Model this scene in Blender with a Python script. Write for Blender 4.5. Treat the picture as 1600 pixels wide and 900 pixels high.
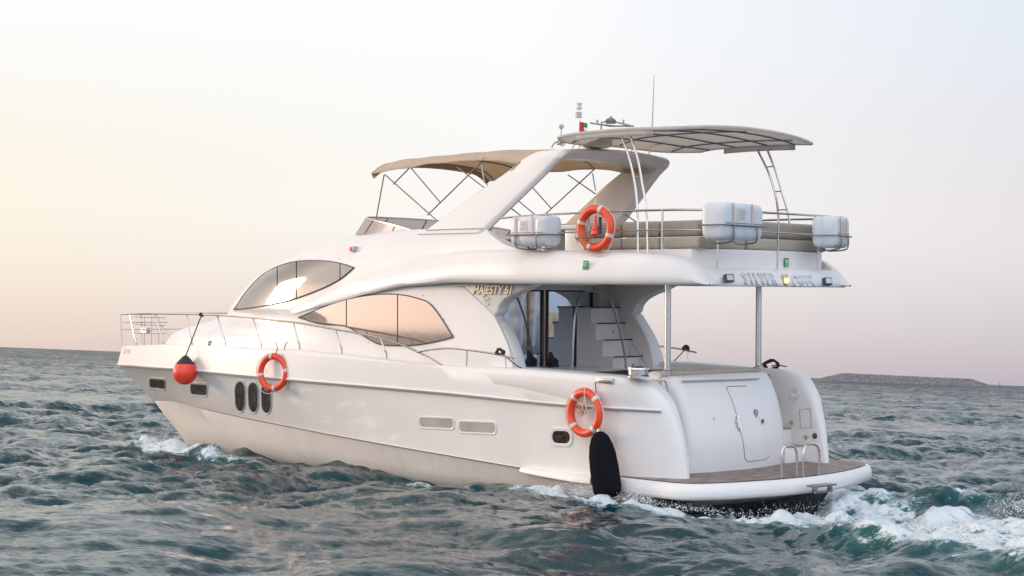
import bpy, bmesh, math, random
import numpy as np
from mathutils import Matrix, Vector
random.seed(7); np.random.seed(7)
for o in list(bpy.data.objects): bpy.data.objects.remove(o)
S = bpy.context.scene
COL = S.collection
rad = math.radians

# ------------------------------------------------------------------ camera, sky, sun, exposure
CAM_F = 2752.5                      # focal length for a 1600 px wide frame
CAM_C = np.array([-18.0689, 23.1504, 2.0346])
YAW, PITCH, ROLL = rad(-44.99102552), rad(2.54767675), rad(2.1869838)
HEEL, TRIM = rad(3.0470567), rad(0.5050928)
def _basis():
    v = np.array([math.cos(YAW)*math.cos(PITCH), math.sin(YAW)*math.cos(PITCH), math.sin(PITCH)])
    r = np.cross(v, [0, 0, 1]); r /= np.linalg.norm(r); u = np.cross(r, v)
    return r*math.cos(ROLL)+u*math.sin(ROLL), u*math.cos(ROLL)-r*math.sin(ROLL), v
cr, cu, cv = _basis()
cd = bpy.data.cameras.new('camera'); co = bpy.data.objects.new('camera', cd); COL.objects.link(co)
co.matrix_world = Matrix(((cr[0], cu[0], -cv[0], CAM_C[0]), (cr[1], cu[1], -cv[1], CAM_C[1]), (cr[2], cu[2], -cv[2], CAM_C[2]), (0, 0, 0, 1)))
cd.sensor_width = 36; cd.lens = CAM_F*36/1600; cd.clip_start = .5; cd.clip_end = 60000
S.camera = co

SUN_AZ, SUN_EL, GLOW_AZ = rad(25), rad(8), rad(14)
sun_dir = Vector((math.cos(SUN_AZ)*math.cos(SUN_EL), math.sin(SUN_AZ)*math.cos(SUN_EL), math.sin(SUN_EL)))
W = bpy.data.worlds.new('World'); S.world = W; W.use_nodes = True
nt = W.node_tree; N = nt.nodes; L = nt.links; N.clear()
def wn(t, **k):
    n = N.new(t)
    for a, b in k.items(): setattr(n, a, b)
    return n
out = wn('ShaderNodeOutputWorld'); bg1 = wn('ShaderNodeBackground'); bg2 = wn('ShaderNodeBackground'); add = wn('ShaderNodeAddShader')
sky = wn('ShaderNodeTexSky', sky_type='NISHITA', sun_disc=False)
sky.sun_elevation = SUN_EL; sky.sun_rotation = math.pi/2-SUN_AZ; sky.dust_density = 1; sky.air_density = 1
hs = wn('ShaderNodeHueSaturation'); hs.inputs['Saturation'].default_value = .35; L.new(sky.outputs[0], hs.inputs['Color']); L.new(hs.outputs[0], bg1.inputs[0]); bg1.inputs[1].default_value = .05
# thin high haze over the whole sky, warm towards the setting sun, cool away from it
tc = wn('ShaderNodeTexCoord'); sep = wn('ShaderNodeSeparateXYZ'); L.new(tc.outputs['Generated'], sep.inputs[0])
nrm = wn('ShaderNodeVectorMath', operation='MULTIPLY'); nrm.inputs[1].default_value = (1, 1, 0); L.new(tc.outputs['Generated'], nrm.inputs[0])
nr2 = wn('ShaderNodeVectorMath', operation='NORMALIZE'); L.new(nrm.outputs[0], nr2.inputs[0])
dot = wn('ShaderNodeVectorMath', operation='DOT_PRODUCT'); dot.inputs[1].default_value = (math.cos(GLOW_AZ), math.sin(GLOW_AZ), 0); L.new(nr2.outputs[0], dot.inputs[0])
def ramp(stops, interp='EASE'):
    r = wn('ShaderNodeValToRGB'); e = r.color_ramp; e.interpolation = interp
    while len(e.elements) < len(stops): e.elements.new(.5)
    for el, (p, c) in zip(e.elements, stops): el.position = p; el.color = (*c, 1)
    return r
def s2l(c): return tuple(((x/255)/12.92 if x/255 <= .04045 else ((x/255+.055)/1.055)**2.4) for x in c)
mr = wn('ShaderNodeMapRange'); mr.inputs[1].default_value = -1; mr.inputs[2].default_value = 1; L.new(dot.outputs['Value'], mr.inputs[0])
# azimuth ramps: 0 = away from the sun, 1 = towards it
NP = [0, .4, .63, .757, .865, 1]; NN = np.array([(.10, .10, .10), (.12, .12, .12), (.17, .155, .135), (.21, .19, .165), (.26, .235, .20), (.36, .30, .24)])
def band(cols, nf):      # wanted sky colours minus what the Sky Texture already gives there
    st = []
    for p, c_, n_ in zip(NP, cols, NN): st.append((p, tuple(max(.0, (a-b_*nf)) for a, b_ in zip(s2l(c_), n_))))
    return ramp(st, 'LINEAR')
hor = band([(156, 166, 190), (174, 176, 192), (204, 195, 201), (228, 211, 208), (240, 218, 206), (240, 200, 176)], 1)
mid = band([(186, 198, 218), (204, 209, 220), (235, 228, 229), (255, 250, 246), (255, 245, 229), (255, 226, 196)], .9)
top = band([(194, 210, 232), (206, 217, 232), (230, 234, 241), (255, 253, 252), (255, 255, 252), (255, 246, 230)], .7)
zen = ramp([(0, (.46, .52, .62)), (.6, (.46, .50, .56)), (1, (.60, .55, .50))])
for r in (hor, mid, top, zen): L.new(mr.outputs[0], r.inputs[0])
def mrange(a, b):
    m = wn('ShaderNodeMapRange', interpolation_type='SMOOTHSTEP'); m.inputs[1].default_value = a; m.inputs[2].default_value = b; L.new(sep.outputs['Z'], m.inputs[0]); return m
m1 = mrange(-.02, .095); m2 = mrange(.09, .21); m3 = mrange(.30, .62)
def mixc(f, a, b):
    m = wn('ShaderNodeMix', data_type='RGBA'); L.new(f, m.inputs[0]); L.new(a, m.inputs[6]); L.new(b, m.inputs[7]); return m.outputs[2]
c = mixc(m3.outputs[0], mixc(m2.outputs[0], mixc(m1.outputs[0], hor.outputs[0], mid.outputs[0]), top.outputs[0]), zen.outputs[0])
# added fill: unseen sky to port and astern, brightened to light the yacht
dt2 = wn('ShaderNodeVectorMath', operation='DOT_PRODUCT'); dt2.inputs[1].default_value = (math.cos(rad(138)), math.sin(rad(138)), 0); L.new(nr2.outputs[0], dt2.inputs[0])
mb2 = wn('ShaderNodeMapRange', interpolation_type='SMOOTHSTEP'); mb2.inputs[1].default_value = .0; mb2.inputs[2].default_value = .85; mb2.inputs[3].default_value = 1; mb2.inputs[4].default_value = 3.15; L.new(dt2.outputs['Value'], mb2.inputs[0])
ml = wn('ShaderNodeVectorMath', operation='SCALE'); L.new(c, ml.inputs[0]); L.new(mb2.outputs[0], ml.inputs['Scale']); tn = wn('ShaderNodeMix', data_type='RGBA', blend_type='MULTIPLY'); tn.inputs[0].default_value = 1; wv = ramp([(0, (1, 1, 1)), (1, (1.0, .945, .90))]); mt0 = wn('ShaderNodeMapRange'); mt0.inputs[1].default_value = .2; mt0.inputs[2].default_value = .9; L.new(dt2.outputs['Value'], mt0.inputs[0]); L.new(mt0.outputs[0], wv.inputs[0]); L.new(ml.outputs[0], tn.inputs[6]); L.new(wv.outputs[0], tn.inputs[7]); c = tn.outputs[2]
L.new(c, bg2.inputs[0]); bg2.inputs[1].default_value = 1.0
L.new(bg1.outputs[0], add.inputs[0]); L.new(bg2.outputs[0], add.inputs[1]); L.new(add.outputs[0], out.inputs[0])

sd = bpy.data.lights.new('sun', 'SUN'); sd.energy = 1.7; sd.angle = rad(14); sd.color = (1, .75, .57); sd.specular_factor = .004
so = bpy.data.objects.new('sun', sd); COL.objects.link(so); so.rotation_euler = sun_dir.to_track_quat('Z', 'Y').to_euler(); so.location = (60, 50, 30)
S.view_settings.view_transform = 'Standard'; S.view_settings.look = 'None'; S.view_settings.exposure = 0; S.view_settings.gamma = 1
S.view_settings.use_curve_mapping = False

# ------------------------------------------------------------------ boat frame: X forward, Y port, Z up, origin at the transom waterline
def _b2w(P):
    x, y, z = P
    c, s = math.cos(HEEL), math.sin(HEEL); y, z = y*c+z*s, -y*s+z*c
    c, s = math.cos(TRIM), math.sin(TRIM); return np.array([x*c-z*s, y, x*s+z*c])
MB3 = np.stack([_b2w(e) for e in np.eye(3)], 1)
BOAT = Matrix([list(MB3[i])+[0] for i in range(3)]+[[0, 0, 0, 1]])
CB = MB3.T@CAM_C
# survey helpers: where a sight line meets a known plane of the boat
def _ray(px, py): return MB3.T@(cv+cr*(px-800)/CAM_F+cu*(450-py)/CAM_F)
def _on(px, py, i, v):
    d = _ray(px, py); P = CB+d*((v-CB[i])/d[i]); P[i] = v; return P
def pX(px, py, X): return _on(px, py, 0, X)
def pY(px, py, Y): return _on(px, py, 1, Y)
def pZ(px, py, Z): return _on(px, py, 2, Z)
def pS(px, py, fy, off=0):
    Y = 2.0
    for i in range(60):
        P = pY(px, py, Y); Y = .5*Y+.5*(fy(P[0], P[2])+off)
    return P
def pWorld(px, py, z=0):
    d = cv+cr*(px-800)/CAM_F+cu*(450-py)/CAM_F; return CAM_C+d*((z-CAM_C[2])/d[2])
def interp(x, xs, ys): return float(np.interp(x, xs, ys))

# ------------------------------------------------------------------ materials
def mat(name, color, rough=.5, metal=0, coat=0, noise=0, nscale=6, bump=0, bscale=40, spec=.5, ior=1.5, emis=None, estr=0, trans=0, alpha=1, color2=None):
    m = bpy.data.materials.new(name); m.use_nodes = True; t = m.node_tree; b = t.nodes['Principled BSDF']
    b.inputs['Base Color'].default_value = (*color, 1); b.inputs['Roughness'].default_value = rough; b.inputs['Metallic'].default_value = metal
    b.inputs['Coat Weight'].default_value = coat; b.inputs['Coat Roughness'].default_value = .08; b.inputs['IOR'].default_value = ior
    b.inputs['Specular IOR Level'].default_value = spec; b.inputs['Transmission Weight'].default_value = trans; b.inputs['Alpha'].default_value = alpha
    if emis: b.inputs['Emission Color'].default_value = (*emis, 1); b.inputs['Emission Strength'].default_value = estr
    if noise or bump:
        tcn = t.nodes.new('ShaderNodeTexCoord')
    if noise:
        n = t.nodes.new('ShaderNodeTexNoise'); n.inputs['Scale'].default_value = nscale; n.inputs['Detail'].default_value = 6
        t.links.new(tcn.outputs['Object'], n.inputs['Vector'])
        r = t.nodes.new('ShaderNodeValToRGB'); r.color_ramp.elements[0].position = .35; r.color_ramp.elements[1].position = .65
        c2 = color2 or tuple(x*(1-noise) for x in color)
        r.color_ramp.elements[0].color = (*c2, 1); r.color_ramp.elements[1].color = (*color, 1)
        t.links.new(n.outputs['Fac'], r.inputs[0]); t.links.new(r.outputs[0], b.inputs['Base Color'])
    if bump:
        n2 = t.nodes.new('ShaderNodeTexNoise'); n2.inputs['Scale'].default_value = bscale; n2.inputs['Detail'].default_value = 4
        t.links.new(tcn.outputs['Object'], n2.inputs['Vector'])
        bp = t.nodes.new('ShaderNodeBump'); bp.inputs['Strength'].default_value = bump; bp.inputs['Distance'].default_value = .02
        t.links.new(n2.outputs['Fac'], bp.inputs['Height']); t.links.new(bp.outputs[0], b.inputs['Normal'])
    return m
M = dict(
    gel=mat('white_gelcoat', (.775, .735, .71), .28, coat=.35, noise=.035, nscale=1.3, bump=.015, bscale=5),
    hull=mat('hull_gelcoat', (.86, .805, .77), .24, coat=.45, noise=.05, nscale=1.1, bump=.02, bscale=4),  # uneven light evened out in the colour: hull white lifted, upper gelcoat lowered
    bottom=mat('cream_bottom_paint', (.86, .79, .735), .42, noise=.05, nscale=2.2, bump=.05, bscale=9),
    anti_and_shade=mat('antifouling_and_shade', (.018, .02, .028), .45, noise=.5, nscale=14, bump=.2, bscale=30),
    steel=mat('stainless_steel', (.62, .58, .55), .22, 1, noise=.1, nscale=20),
    steeld=mat('weathered_steel', (.34, .33, .33), .3, 1, noise=.2, nscale=20),
    glass=mat('tinted_mirror_glass', (.46, .395, .37), .045, .85, bump=.02, bscale=1.5),
    glassd=mat('grey_mirror_glass', (.33, .295, .285), .05, .85, bump=.03, bscale=1.8),
    door=mat('blue_door_glass', (.58, .66, .76), .02, .95),
    recess=mat('recess_painted_shade', (.46, .42, .39), .6, noise=.25, nscale=2),  # flat vent panels, the recess's shade put into a darker beige
    port=mat('dark_porthole_glass', (.016, .013, .012), .3, 0, spec=.12, noise=.7, nscale=9, color2=(.09, .06, .045)),
    smoke=mat('smoked_acrylic', (.36, .28, .28), .3, .1, alpha=.72),
    black=mat('black_rubber', (.012, .012, .014), .6),
    trim=mat('dark_window_seal', (.03, .025, .025), .5),
    gap_shade=mat('grey_gap_and_shade', (.30, .28, .28), .6),
    canvas=mat('beige_canvas', (.72, .61, .50), .9, noise=.12, nscale=5, bump=.35, bscale=14),
    canvasg=mat('grey_canvas', (.76, .72, .69), .9, noise=.12, nscale=4, bump=.2, bscale=14),
    vinyl=mat('taupe_vinyl', (.33, .28, .23), .55, noise=.1, nscale=4, bump=.1, bscale=20),
    vinyl2=mat('beige_vinyl', (.46, .40, .32), .55, noise=.1, nscale=4),
    orange=mat('orange_buoy_plastic', (.80, .075, .025), .38, noise=.12, nscale=8, bump=.03, bscale=30),
    redball=mat('orange_red_vinyl', (.85, .06, .03), .45, coat=.1),
    tape=mat('reflective_tape', (.62, .58, .55), .4),
    rope=mat('white_rope', (.66, .58, .50), .9),
    roped=mat('brown_rope', (.40, .20, .11), .9),
    ropeb=mat('black_rope', (.03, .03, .035), .8),
    raft=mat('liferaft_fibreglass', (.64, .67, .70), .35, coat=.15, noise=.10, nscale=5, bump=.04, bscale=12),
    strap=mat('faded_pink_strap', (.66, .44, .38), .7),
    green=mat('green_safety_sign', (.02, .26, .09), .5), lime=mat('pale_green_symbol', (.55, .75, .5), .5),
    oldgold=mat('dark_gold_edge', (.42, .28, .13), .35, .4), gold=mat('gold_lettering', (.92, .82, .66), .3, .1), silver=mat('silver_lettering', (.74, .74, .75), .22, .35),
    lamp=mat('amber_lamp', (.9, .6, .3), .3, emis=(1, .62, .22), estr=2.6),
    lens=mat('lamp_lens', (.62, .66, .68), .15, .3), dark=mat('dark_housing', (.05, .055, .06), .45),
    red=mat('flag_red', (.5, .03, .03), .8), fgreen=mat('flag_green', (.02, .22, .08), .8), fwhite=mat('flag_white', (.75, .73, .7), .8),
    grey=mat('grey_plastic', (.42, .42, .42), .4), cream=mat('cream_plastic', (.62, .56, .46), .4), brass=mat('warm_brass', (.7, .5, .25), .3, .9),
)
def translucent(m, col, f):      # woven cloth lets some light through
    t = m.node_tree; b = t.nodes['Principled BSDF']; o = t.nodes['Material Output']; tr_ = t.nodes.new('ShaderNodeBsdfTranslucent'); tr_.inputs[0].default_value = (*col, 1)
    mx_ = t.nodes.new('ShaderNodeMixShader'); mx_.inputs[0].default_value = f; t.links.new(b.outputs[0], mx_.inputs[1]); t.links.new(tr_.outputs[0], mx_.inputs[2]); t.links.new(mx_.outputs[0], o.inputs[0])
translucent(M['canvas'], (.88, .68, .46), .48); translucent(M['canvasg'], (.86, .81, .76), .52)
def weather(m, amt):     # faint vertical water streaks and scuffs on the gelcoat
    t = m.node_tree; b = t.nodes['Principled BSDF']; src = b.inputs['Base Color'].links[0].from_socket
    tc_ = t.nodes.new('ShaderNodeTexCoord'); mp = t.nodes.new('ShaderNodeMapping'); mp.inputs['Scale'].default_value = (5, 5, .45); n = t.nodes.new('ShaderNodeTexNoise'); n.inputs['Scale'].default_value = 1.6; n.inputs['Detail'].default_value = 8; n.inputs['Roughness'].default_value = .65
    t.links.new(tc_.outputs['Object'], mp.inputs[0]); t.links.new(mp.outputs[0], n.inputs[0]); r = t.nodes.new('ShaderNodeMapRange'); r.inputs[1].default_value = .48; r.inputs[2].default_value = .78; r.inputs[3].default_value = 0; r.inputs[4].default_value = amt
    mx = t.nodes.new('ShaderNodeMix'); mx.data_type = 'RGBA'; mx.inputs[7].default_value = (.42, .36, .30, 1); t.links.new(n.outputs['Fac'], r.inputs[0]); t.links.new(r.outputs[0], mx.inputs[0]); t.links.new(src, mx.inputs[6]); t.links.new(mx.outputs[2], b.inputs['Base Color'])
    r2 = t.nodes.new('ShaderNodeMapRange'); r2.inputs[3].default_value = b.inputs['Roughness'].default_value; r2.inputs[4].default_value = b.inputs['Roughness'].default_value+.25; t.links.new(n.outputs['Fac'], r2.inputs[0]); t.links.new(r2.outputs[0], b.inputs['Roughness'])
weather(M['hull'], .09); weather(M['bottom'], .22); weather(M['gel'], .035); weather(M['raft'], .45)
# ------------------------------------------------------------------ mesh collector
class MBuild:
    def __init__(s): s.v = []; s.f = []
    def grid(s, rows, closeu=False, closev=False, flip=False):
        b = len(s.v); n = len(rows); m = len(rows[0])
        for r in rows: s.v += [tuple(map(float, p)) for p in r]
        for i in range(n if closev else n-1):
            for j in range(m if closeu else m-1):
                q = [b+i*m+j, b+i*m+(j+1) % m, b+((i+1) % n)*m+(j+1) % m, b+((i+1) % n)*m+j]
                s.f.append(tuple(q[::-1] if flip else q))
        return s
    def poly(s, pts, flip=False):
        b = len(s.v); s.v += [tuple(map(float, p)) for p in pts]; q = list(range(b, b+len(pts))); s.f.append(tuple(q[::-1] if flip else q)); return s
    def box(s, lo, hi):
        x0, y0, z0 = lo; x1, y1, z1 = hi; b = len(s.v)
        s.v += [(x0, y0, z0), (x1, y0, z0), (x1, y1, z0), (x0, y1, z0), (x0, y0, z1), (x1, y0, z1), (x1, y1, z1), (x0, y1, z1)]
        for q in ((0, 3, 2, 1), (4, 5, 6, 7), (0, 1, 5, 4), (1, 2, 6, 5), (2, 3, 7, 6), (3, 0, 4, 7)): s.f.append(tuple(b+i for i in q))
        return s
    def prism(s, pts2, plane, a, b_):
        # pts2 outline in the two other axes, extruded from a to b_ along `plane` axis
        def mk(p, v): q = list(p); q.insert(plane, v); return tuple(map(float, q))
        b = len(s.v); n = len(pts2); s.v += [mk(p, a) for p in pts2]+[mk(p, b_) for p in pts2]
        s.f.append(tuple(range(b, b+n))[::-1]); s.f.append(tuple(range(b+n, b+2*n)))
        for i in range(n): s.f.append((b+i, b+(i+1) % n, b+n+(i+1) % n, b+n+i))
        return s
    def tube(s, pts, r, n=8, closed=False, cap=True):
        P = [Vector(tuple(map(float, p))) for p in pts]; k = len(P)
        if k < 2: return s
        T = []
        for i in range(k):
            a = P[(i-1) % k] if (closed or i > 0) else P[i]; c = P[(i+1) % k] if (closed or i < k-1) else P[i]
            t = (c-a); T.append(t.normalized() if t.length > 1e-9 else Vector((0, 0, 1)))
        ref = Vector((0, 0, 1)) if abs(T[0].z) < .9 else Vector((1, 0, 0))
        u = (ref-T[0]*ref.dot(T[0])).normalized(); b = len(s.v)
        for i in range(k):
            u = (u-T[i]*u.dot(T[i])); u = u.normalized() if u.length > 1e-6 else Vector((1, 0, 0)); w = T[i].cross(u)
            rr = r[i] if hasattr(r, '__len__') else r
            for j in range(n):
                a = 2*math.pi*j/n; s.v.append(tuple(P[i]+(u*math.cos(a)+w*math.sin(a))*rr))
        for i in range(k if closed else k-1):
            for j in range(n):
                i2 = (i+1) % k; s.f.append((b+i*n+j, b+i*n+(j+1) % n, b+i2*n+(j+1) % n, b+i2*n+j))
        if cap and not closed: s.f.append(tuple(b+j for j in range(n))[::-1]); s.f.append(tuple(b+(k-1)*n+j for j in range(n)))
        return s
    def lathe(s, prof, c, axis=(0, 0, 1), n=24):
        ax = Vector(axis).normalized(); ref = Vector((1, 0, 0)) if abs(ax.x) < .9 else Vector((0, 1, 0)); u = (ref-ax*ref.dot(ax)).normalized(); w = ax.cross(u); c = Vector(tuple(map(float, c)))
        rows = []
        for r, h in prof: rows.append([tuple(c+ax*h+(u*math.cos(2*math.pi*j/n)+w*math.sin(2*math.pi*j/n))*max(r, 1e-4)) for j in range(n)])
        return s.grid(rows, closeu=True)
    def build(s, name, m, parent=None, smooth=True, bevel=0, seg=3, solid=0, subsurf=0, angle=38):
        me = bpy.data.meshes.new(name); me.from_pydata(s.v, [], s.f); me.update()
        bm = bmesh.new(); bm.from_mesh(me); bmesh.ops.remove_doubles(bm, verts=bm.verts, dist=1e-5); bmesh.ops.recalc_face_normals(bm, faces=bm.faces)
        if bevel: bmesh.ops.bevel(bm, geom=[e for e in bm.edges if len(e.link_faces) == 2 and e.calc_face_angle(0) > rad(30)], offset=bevel, segments=seg, profile=.5, affect='EDGES')
        bm.to_mesh(me); bm.free()
        for mm in (m if isinstance(m, (list, tuple)) else [m]): me.materials.append(mm)
        o = bpy.data.objects.new(name, me); COL.objects.link(o)
        if parent is not None: o.parent = parent
        if smooth:
            for p in me.polygons: p.use_smooth = True
            try: me.set_sharp_from_angle(angle=rad(angle))
            except Exception: pass
        if solid: md = o.modifiers.new('thickness', 'SOLIDIFY'); md.thickness = solid; md.offset = 0
        if subsurf: md = o.modifiers.new('smooth', 'SUBSURF'); md.levels = subsurf; md.render_levels = subsurf
        return o
def smoothpath(pts, k=6, closed=False):
    P = [np.array(p, float) for p in pts]; n = len(P); R = []
    for i in range(n if closed else n-1):
        p0 = P[(i-1) % n] if (closed or i > 0) else 2*P[i]-P[i+1]; p1 = P[i]; p2 = P[(i+1) % n]; p3 = P[(i+2) % n] if (closed or i < n-2) else 2*P[i+1]-P[i]
        for j in range(k):
            t = j/k; R.append(.5*((2*p1)+(-p0+p2)*t+(2*p0-5*p1+4*p2-p3)*t*t+(-p0+3*p1-3*p2+p3)*t**3))
    if not closed: R.append(P[-1])
    return R
def mir(p): return (p[0], -p[1], p[2])
def tag(o, label=None, cat=None, group=None, kind=None):
    if label: o['label'] = label
    if cat: o['category'] = cat
    if group: o['group'] = group
    if kind: o['kind'] = kind
    return o
def thing(name, label, cat, P=(0, 0, 0), rot=None, group=None, world=False):
    o = bpy.data.objects.new(name, None); COL.objects.link(o); o.empty_display_size = .2
    m = Matrix.Translation(Vector(tuple(map(float, P))))
    if rot is not None: m = m@rot
    o.matrix_world = m if world else BOAT@m
    return tag(o, label, cat, group)
def text_part(name, body, size, frame, m, parent, shear=0, ext=.01, spacing=1, bold=0, sx=1):
    cu_ = bpy.data.curves.new(name, 'FONT'); cu_.body = body; cu_.size = size; cu_.extrude = ext; cu_.shear = shear; cu_.space_character = spacing; cu_.offset = bold
    cu_.align_x = 'CENTER'; cu_.align_y = 'CENTER'; cu_.resolution_u = 4
    to = bpy.data.objects.new(name, cu_); COL.objects.link(to); bpy.context.view_layer.update()
    me = bpy.data.meshes.new_from_object(to.evaluated_get(bpy.context.evaluated_depsgraph_get())); bpy.data.objects.remove(to)
    me.transform(frame@Matrix.Diagonal((sx, 1, 1, 1))); me.materials.clear(); me.materials.append(m)
    o = bpy.data.objects.new(name, me); COL.objects.link(o); o.parent = parent; return o
def frame_at(c, x, y):
    x = Vector(x).normalized(); y = Vector(y); z = x.cross(y).normalized(); y = z.cross(x); c = tuple(map(float, c))
    return Matrix(((x.x, y.x, z.x, c[0]), (x.y, y.y, z.y, c[1]), (x.z, y.z, z.z, c[2]), (0, 0, 0, 1)))

yacht = thing('motor_yacht', 'white flybridge motor yacht under way, with lettered stern overhang and teak swim platform', 'yacht')

# ------------------------------------------------------------------ hull
def taper(X): return interp(X, [-1.3, -.8, -.6, -.3, 0, .4, .9, 1.6], [.70, .79, .828, .885, .928, .968, .991, 1.0])
def half(X, B, X0, Xt, n): t = max(0, min(1, (X-X0)/(Xt-X0))); return B*(1-t**n)
STEMZ = [-.8, -.35, .11, .27, .74, 1.14, 1.57]; STEMX = [14.2, 14.95, 15.6, 16.0, 16.55, 17.3, 18.14]
def zr(X): return interp(X, [-1, -.4, 1.9, 4, 6.4, 9.5, 11, 13, 16, 18.14], [1.55, 1.57, 1.60, 1.65, 1.68, 1.71, 1.72, 1.72, 1.655, 1.57])
def yrub(X): return half(X, 2.45, 6.5, 18.14, 2.4)*taper(X)
def zd(X): return interp(X, [-1, -.1, .7, 2.2, 3.5, 4.6, 5.64, 6.87, 8.16, 10.8, 13.8, 16.2, 17.9], [2.05, 2.06, 2.06, 2.11, 2.11, 2.10, 2.15, 2.21, 2.25, 2.25, 2.19, 2.09, 2.02])
def zch(X): return interp(X, [-1, 2.1, 4.5, 6.7, 9, 11, 13.5, 15, 16.6], [.40, .46, .57, .66, .745, .80, .86, .87, .78])
def ych(X): return half(X, 2.27, 4, 16.6, 2.1)
def top_pt(X, v):                     # topside between chine (v=0) and rub rail (v=1)
    xt = 16.6+(18.14-16.6)*v**.9
    yc = half(X, 2.31, 4, xt, 2.1+.25*v); yr_ = half(X, 2.43, 6.5-2*(1-v), xt, 2.2+.2*v)
    y = (yc*(1-v)+yr_*v)*taper(X)
    z = zch(min(X, 16.6))*(1-v)+(zr(X)-.012)*v
    return y, z
def hullY(X, Z):
    lo, hi = 0., 1.
    for _ in range(24):
        m_ = (lo+hi)/2
        if top_pt(X, m_)[1] < Z: lo = m_
        else: hi = m_
    return top_pt(X, lo)[0]
def ucols(n, p=1.6): return [1-(1-i/(n-1))**p for i in range(n)]
XA = -.3
rows = []
def addrow(xt, fy, fz, n=80, xa=XA): rows.append([(xa+(xt-xa)*u, fy(xa+(xt-xa)*u), fz(xa+(xt-xa)*u)) for u in ucols(n)])
for v in np.linspace(0, 1, 14):
    xt = 16.6+(18.14-16.6)*v**.9
    addrow(xt, lambda X: top_pt(X, v)[0] if X < xt-1e-6 else 0, lambda X: top_pt(X, v)[1])
top_rows = rows; hb = MBuild()
for s in (1, -1): hb.grid([[(x, y*s, z) for x, y, z in r] for r in top_rows], flip=s < 0)
hb.build('hull_topside', M['hull'], yacht)
rows = []
addrow(14.9, lambda X: 0.0, lambda X: -.75+.4*max(0, (X-6)/9)**3)
addrow(15.3, lambda X: half(X, 1.5, 3, 15.3, 2.2), lambda X: -.35+.2*max(0, (X-6)/9.3)**2)
addrow(15.62, lambda X: half(X, 2.0, 3, 15.62, 2.3), lambda X: .03+.08*max(0, X/15.6)**2)
addrow(16.1, lambda X: half(X, 2.12, 3.5, 16.1, 2.2), lambda X: .5*(.03+.08*max(0, X/15.6)**2)+.5*zch(X)-.06)
addrow(16.55, lambda X: half(X, 2.25, 4, 16.6, 2.1), lambda X: zch(X)-.03)
addrow(16.6, lambda X: half(X, 2.33, 4, 16.6, 2.1), lambda X: zch(X))
hb = MBuild()
for s in (1, -1): hb.grid([[(x, y*s, z) for x, y, z in r] for r in rows], flip=s < 0)
hb.build('hull_bottom', M['bottom'], yacht, angle=30)
# transom under the swim platform, its shade put into the dark antifouling colour
tb = MBuild(); prof = [(0, -.75), (1.5, -.35), (1.98, .03), (2.12, .2), (2.2, .38), (2.2, .46)]
pts = [(y, z) for y, z in prof]+[(-y, z) for y, z in prof[::-1][:-1]]
tb.prism([(y, z) for y, z in pts], 0, -.32, -.75); tb.build('transom', M['anti_and_shade'], yacht, bevel=.03, seg=2)

# bulwark above the rub rail
def yd(X): return max(0, yrub(X)-.07)
def zcrease(X): return interp(X, [-1, 0, 1.9, 4.6, 18], [1.60, 1.66, 1.87, 2.08, 2.4])
rows = []
def brow(fy, fz, xt, n=80): rows.append([(.9+(xt-.9)*u, fy(min(.9+(xt-.9)*u, xt)), fz(.9+(xt-.9)*u)) for u in ucols(n)])
def scaleX(X, xt): return -.3+(X+.3)*(18.14+.3)/(xt+.3)
for k, (dy, f, xt) in enumerate([(-.03, 0, 18.14), (.012, .0, 18.17), (.016, .35, 18.08), (.012, .7, 17.98), (-.02, .93, 17.9), (-.07, 1, 17.86), (-.14, 1.0, 17.8), (-.16, .8, 17.76)]):
    def fz(X, f=f):
        a = zr(X); b = zd(X); c_ = min(zcrease(X), b-.015)
        if f <= .7: return a+(c_-a)*f/.7+(.004 if k else -.02)
        return c_+(b-c_)*((f-.7)/.3)
    brow(lambda X, dy=dy, xt=xt: max(0, yrub(scaleX(X, xt))+(dy if dy < 0 else dy-(.045 if dy > 0 else 0)*max(0, min(1, (3.4-X)/2.4)))*min(1, (xt-X)/.8)), fz, xt)
hb = MBuild()
for s in (1, -1): hb.grid([[(x, y*s, z) for x, y, z in r] for r in rows], flip=s < 0)
hb.build('bulwark', M['gel'], yacht, angle=25)
for s in (1, -1):
    pts = [(-.45+(18.16+.45)*u, 0, 0) for u in ucols(80)]
    pts = [(p[0], s*(yrub(min(p[0], 18.14))+.022), zr(p[0])-.006) for p in pts]
    MBuild().tube(pts, .018, 8).build('rub_rail', M['gel'], yacht)
    MBuild().tube([(x, y+s*.0, z-.03) for x, y, z in pts], .010, 6).build('rub_rail_painted_shadow', M['gap_shade'], yacht)  # grey strip standing in for the shadow line under the rub rail
# deck
dk = MBuild(); r0 = []; r1 = []; r2 = []
for u in ucols(60):
    X = 2.2+(17.7-2.2)*u; y = max(0.02, yd(scaleX(X, 17.9))-.10); z = zd(X)-.13; r0.append((X, y, z)); r1.append((X, 0, z+.05)); r2.append((X, -y, z))
dk.grid([r0, r1, r2]); dk.build('side_deck', M['gel'], yacht)

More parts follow.
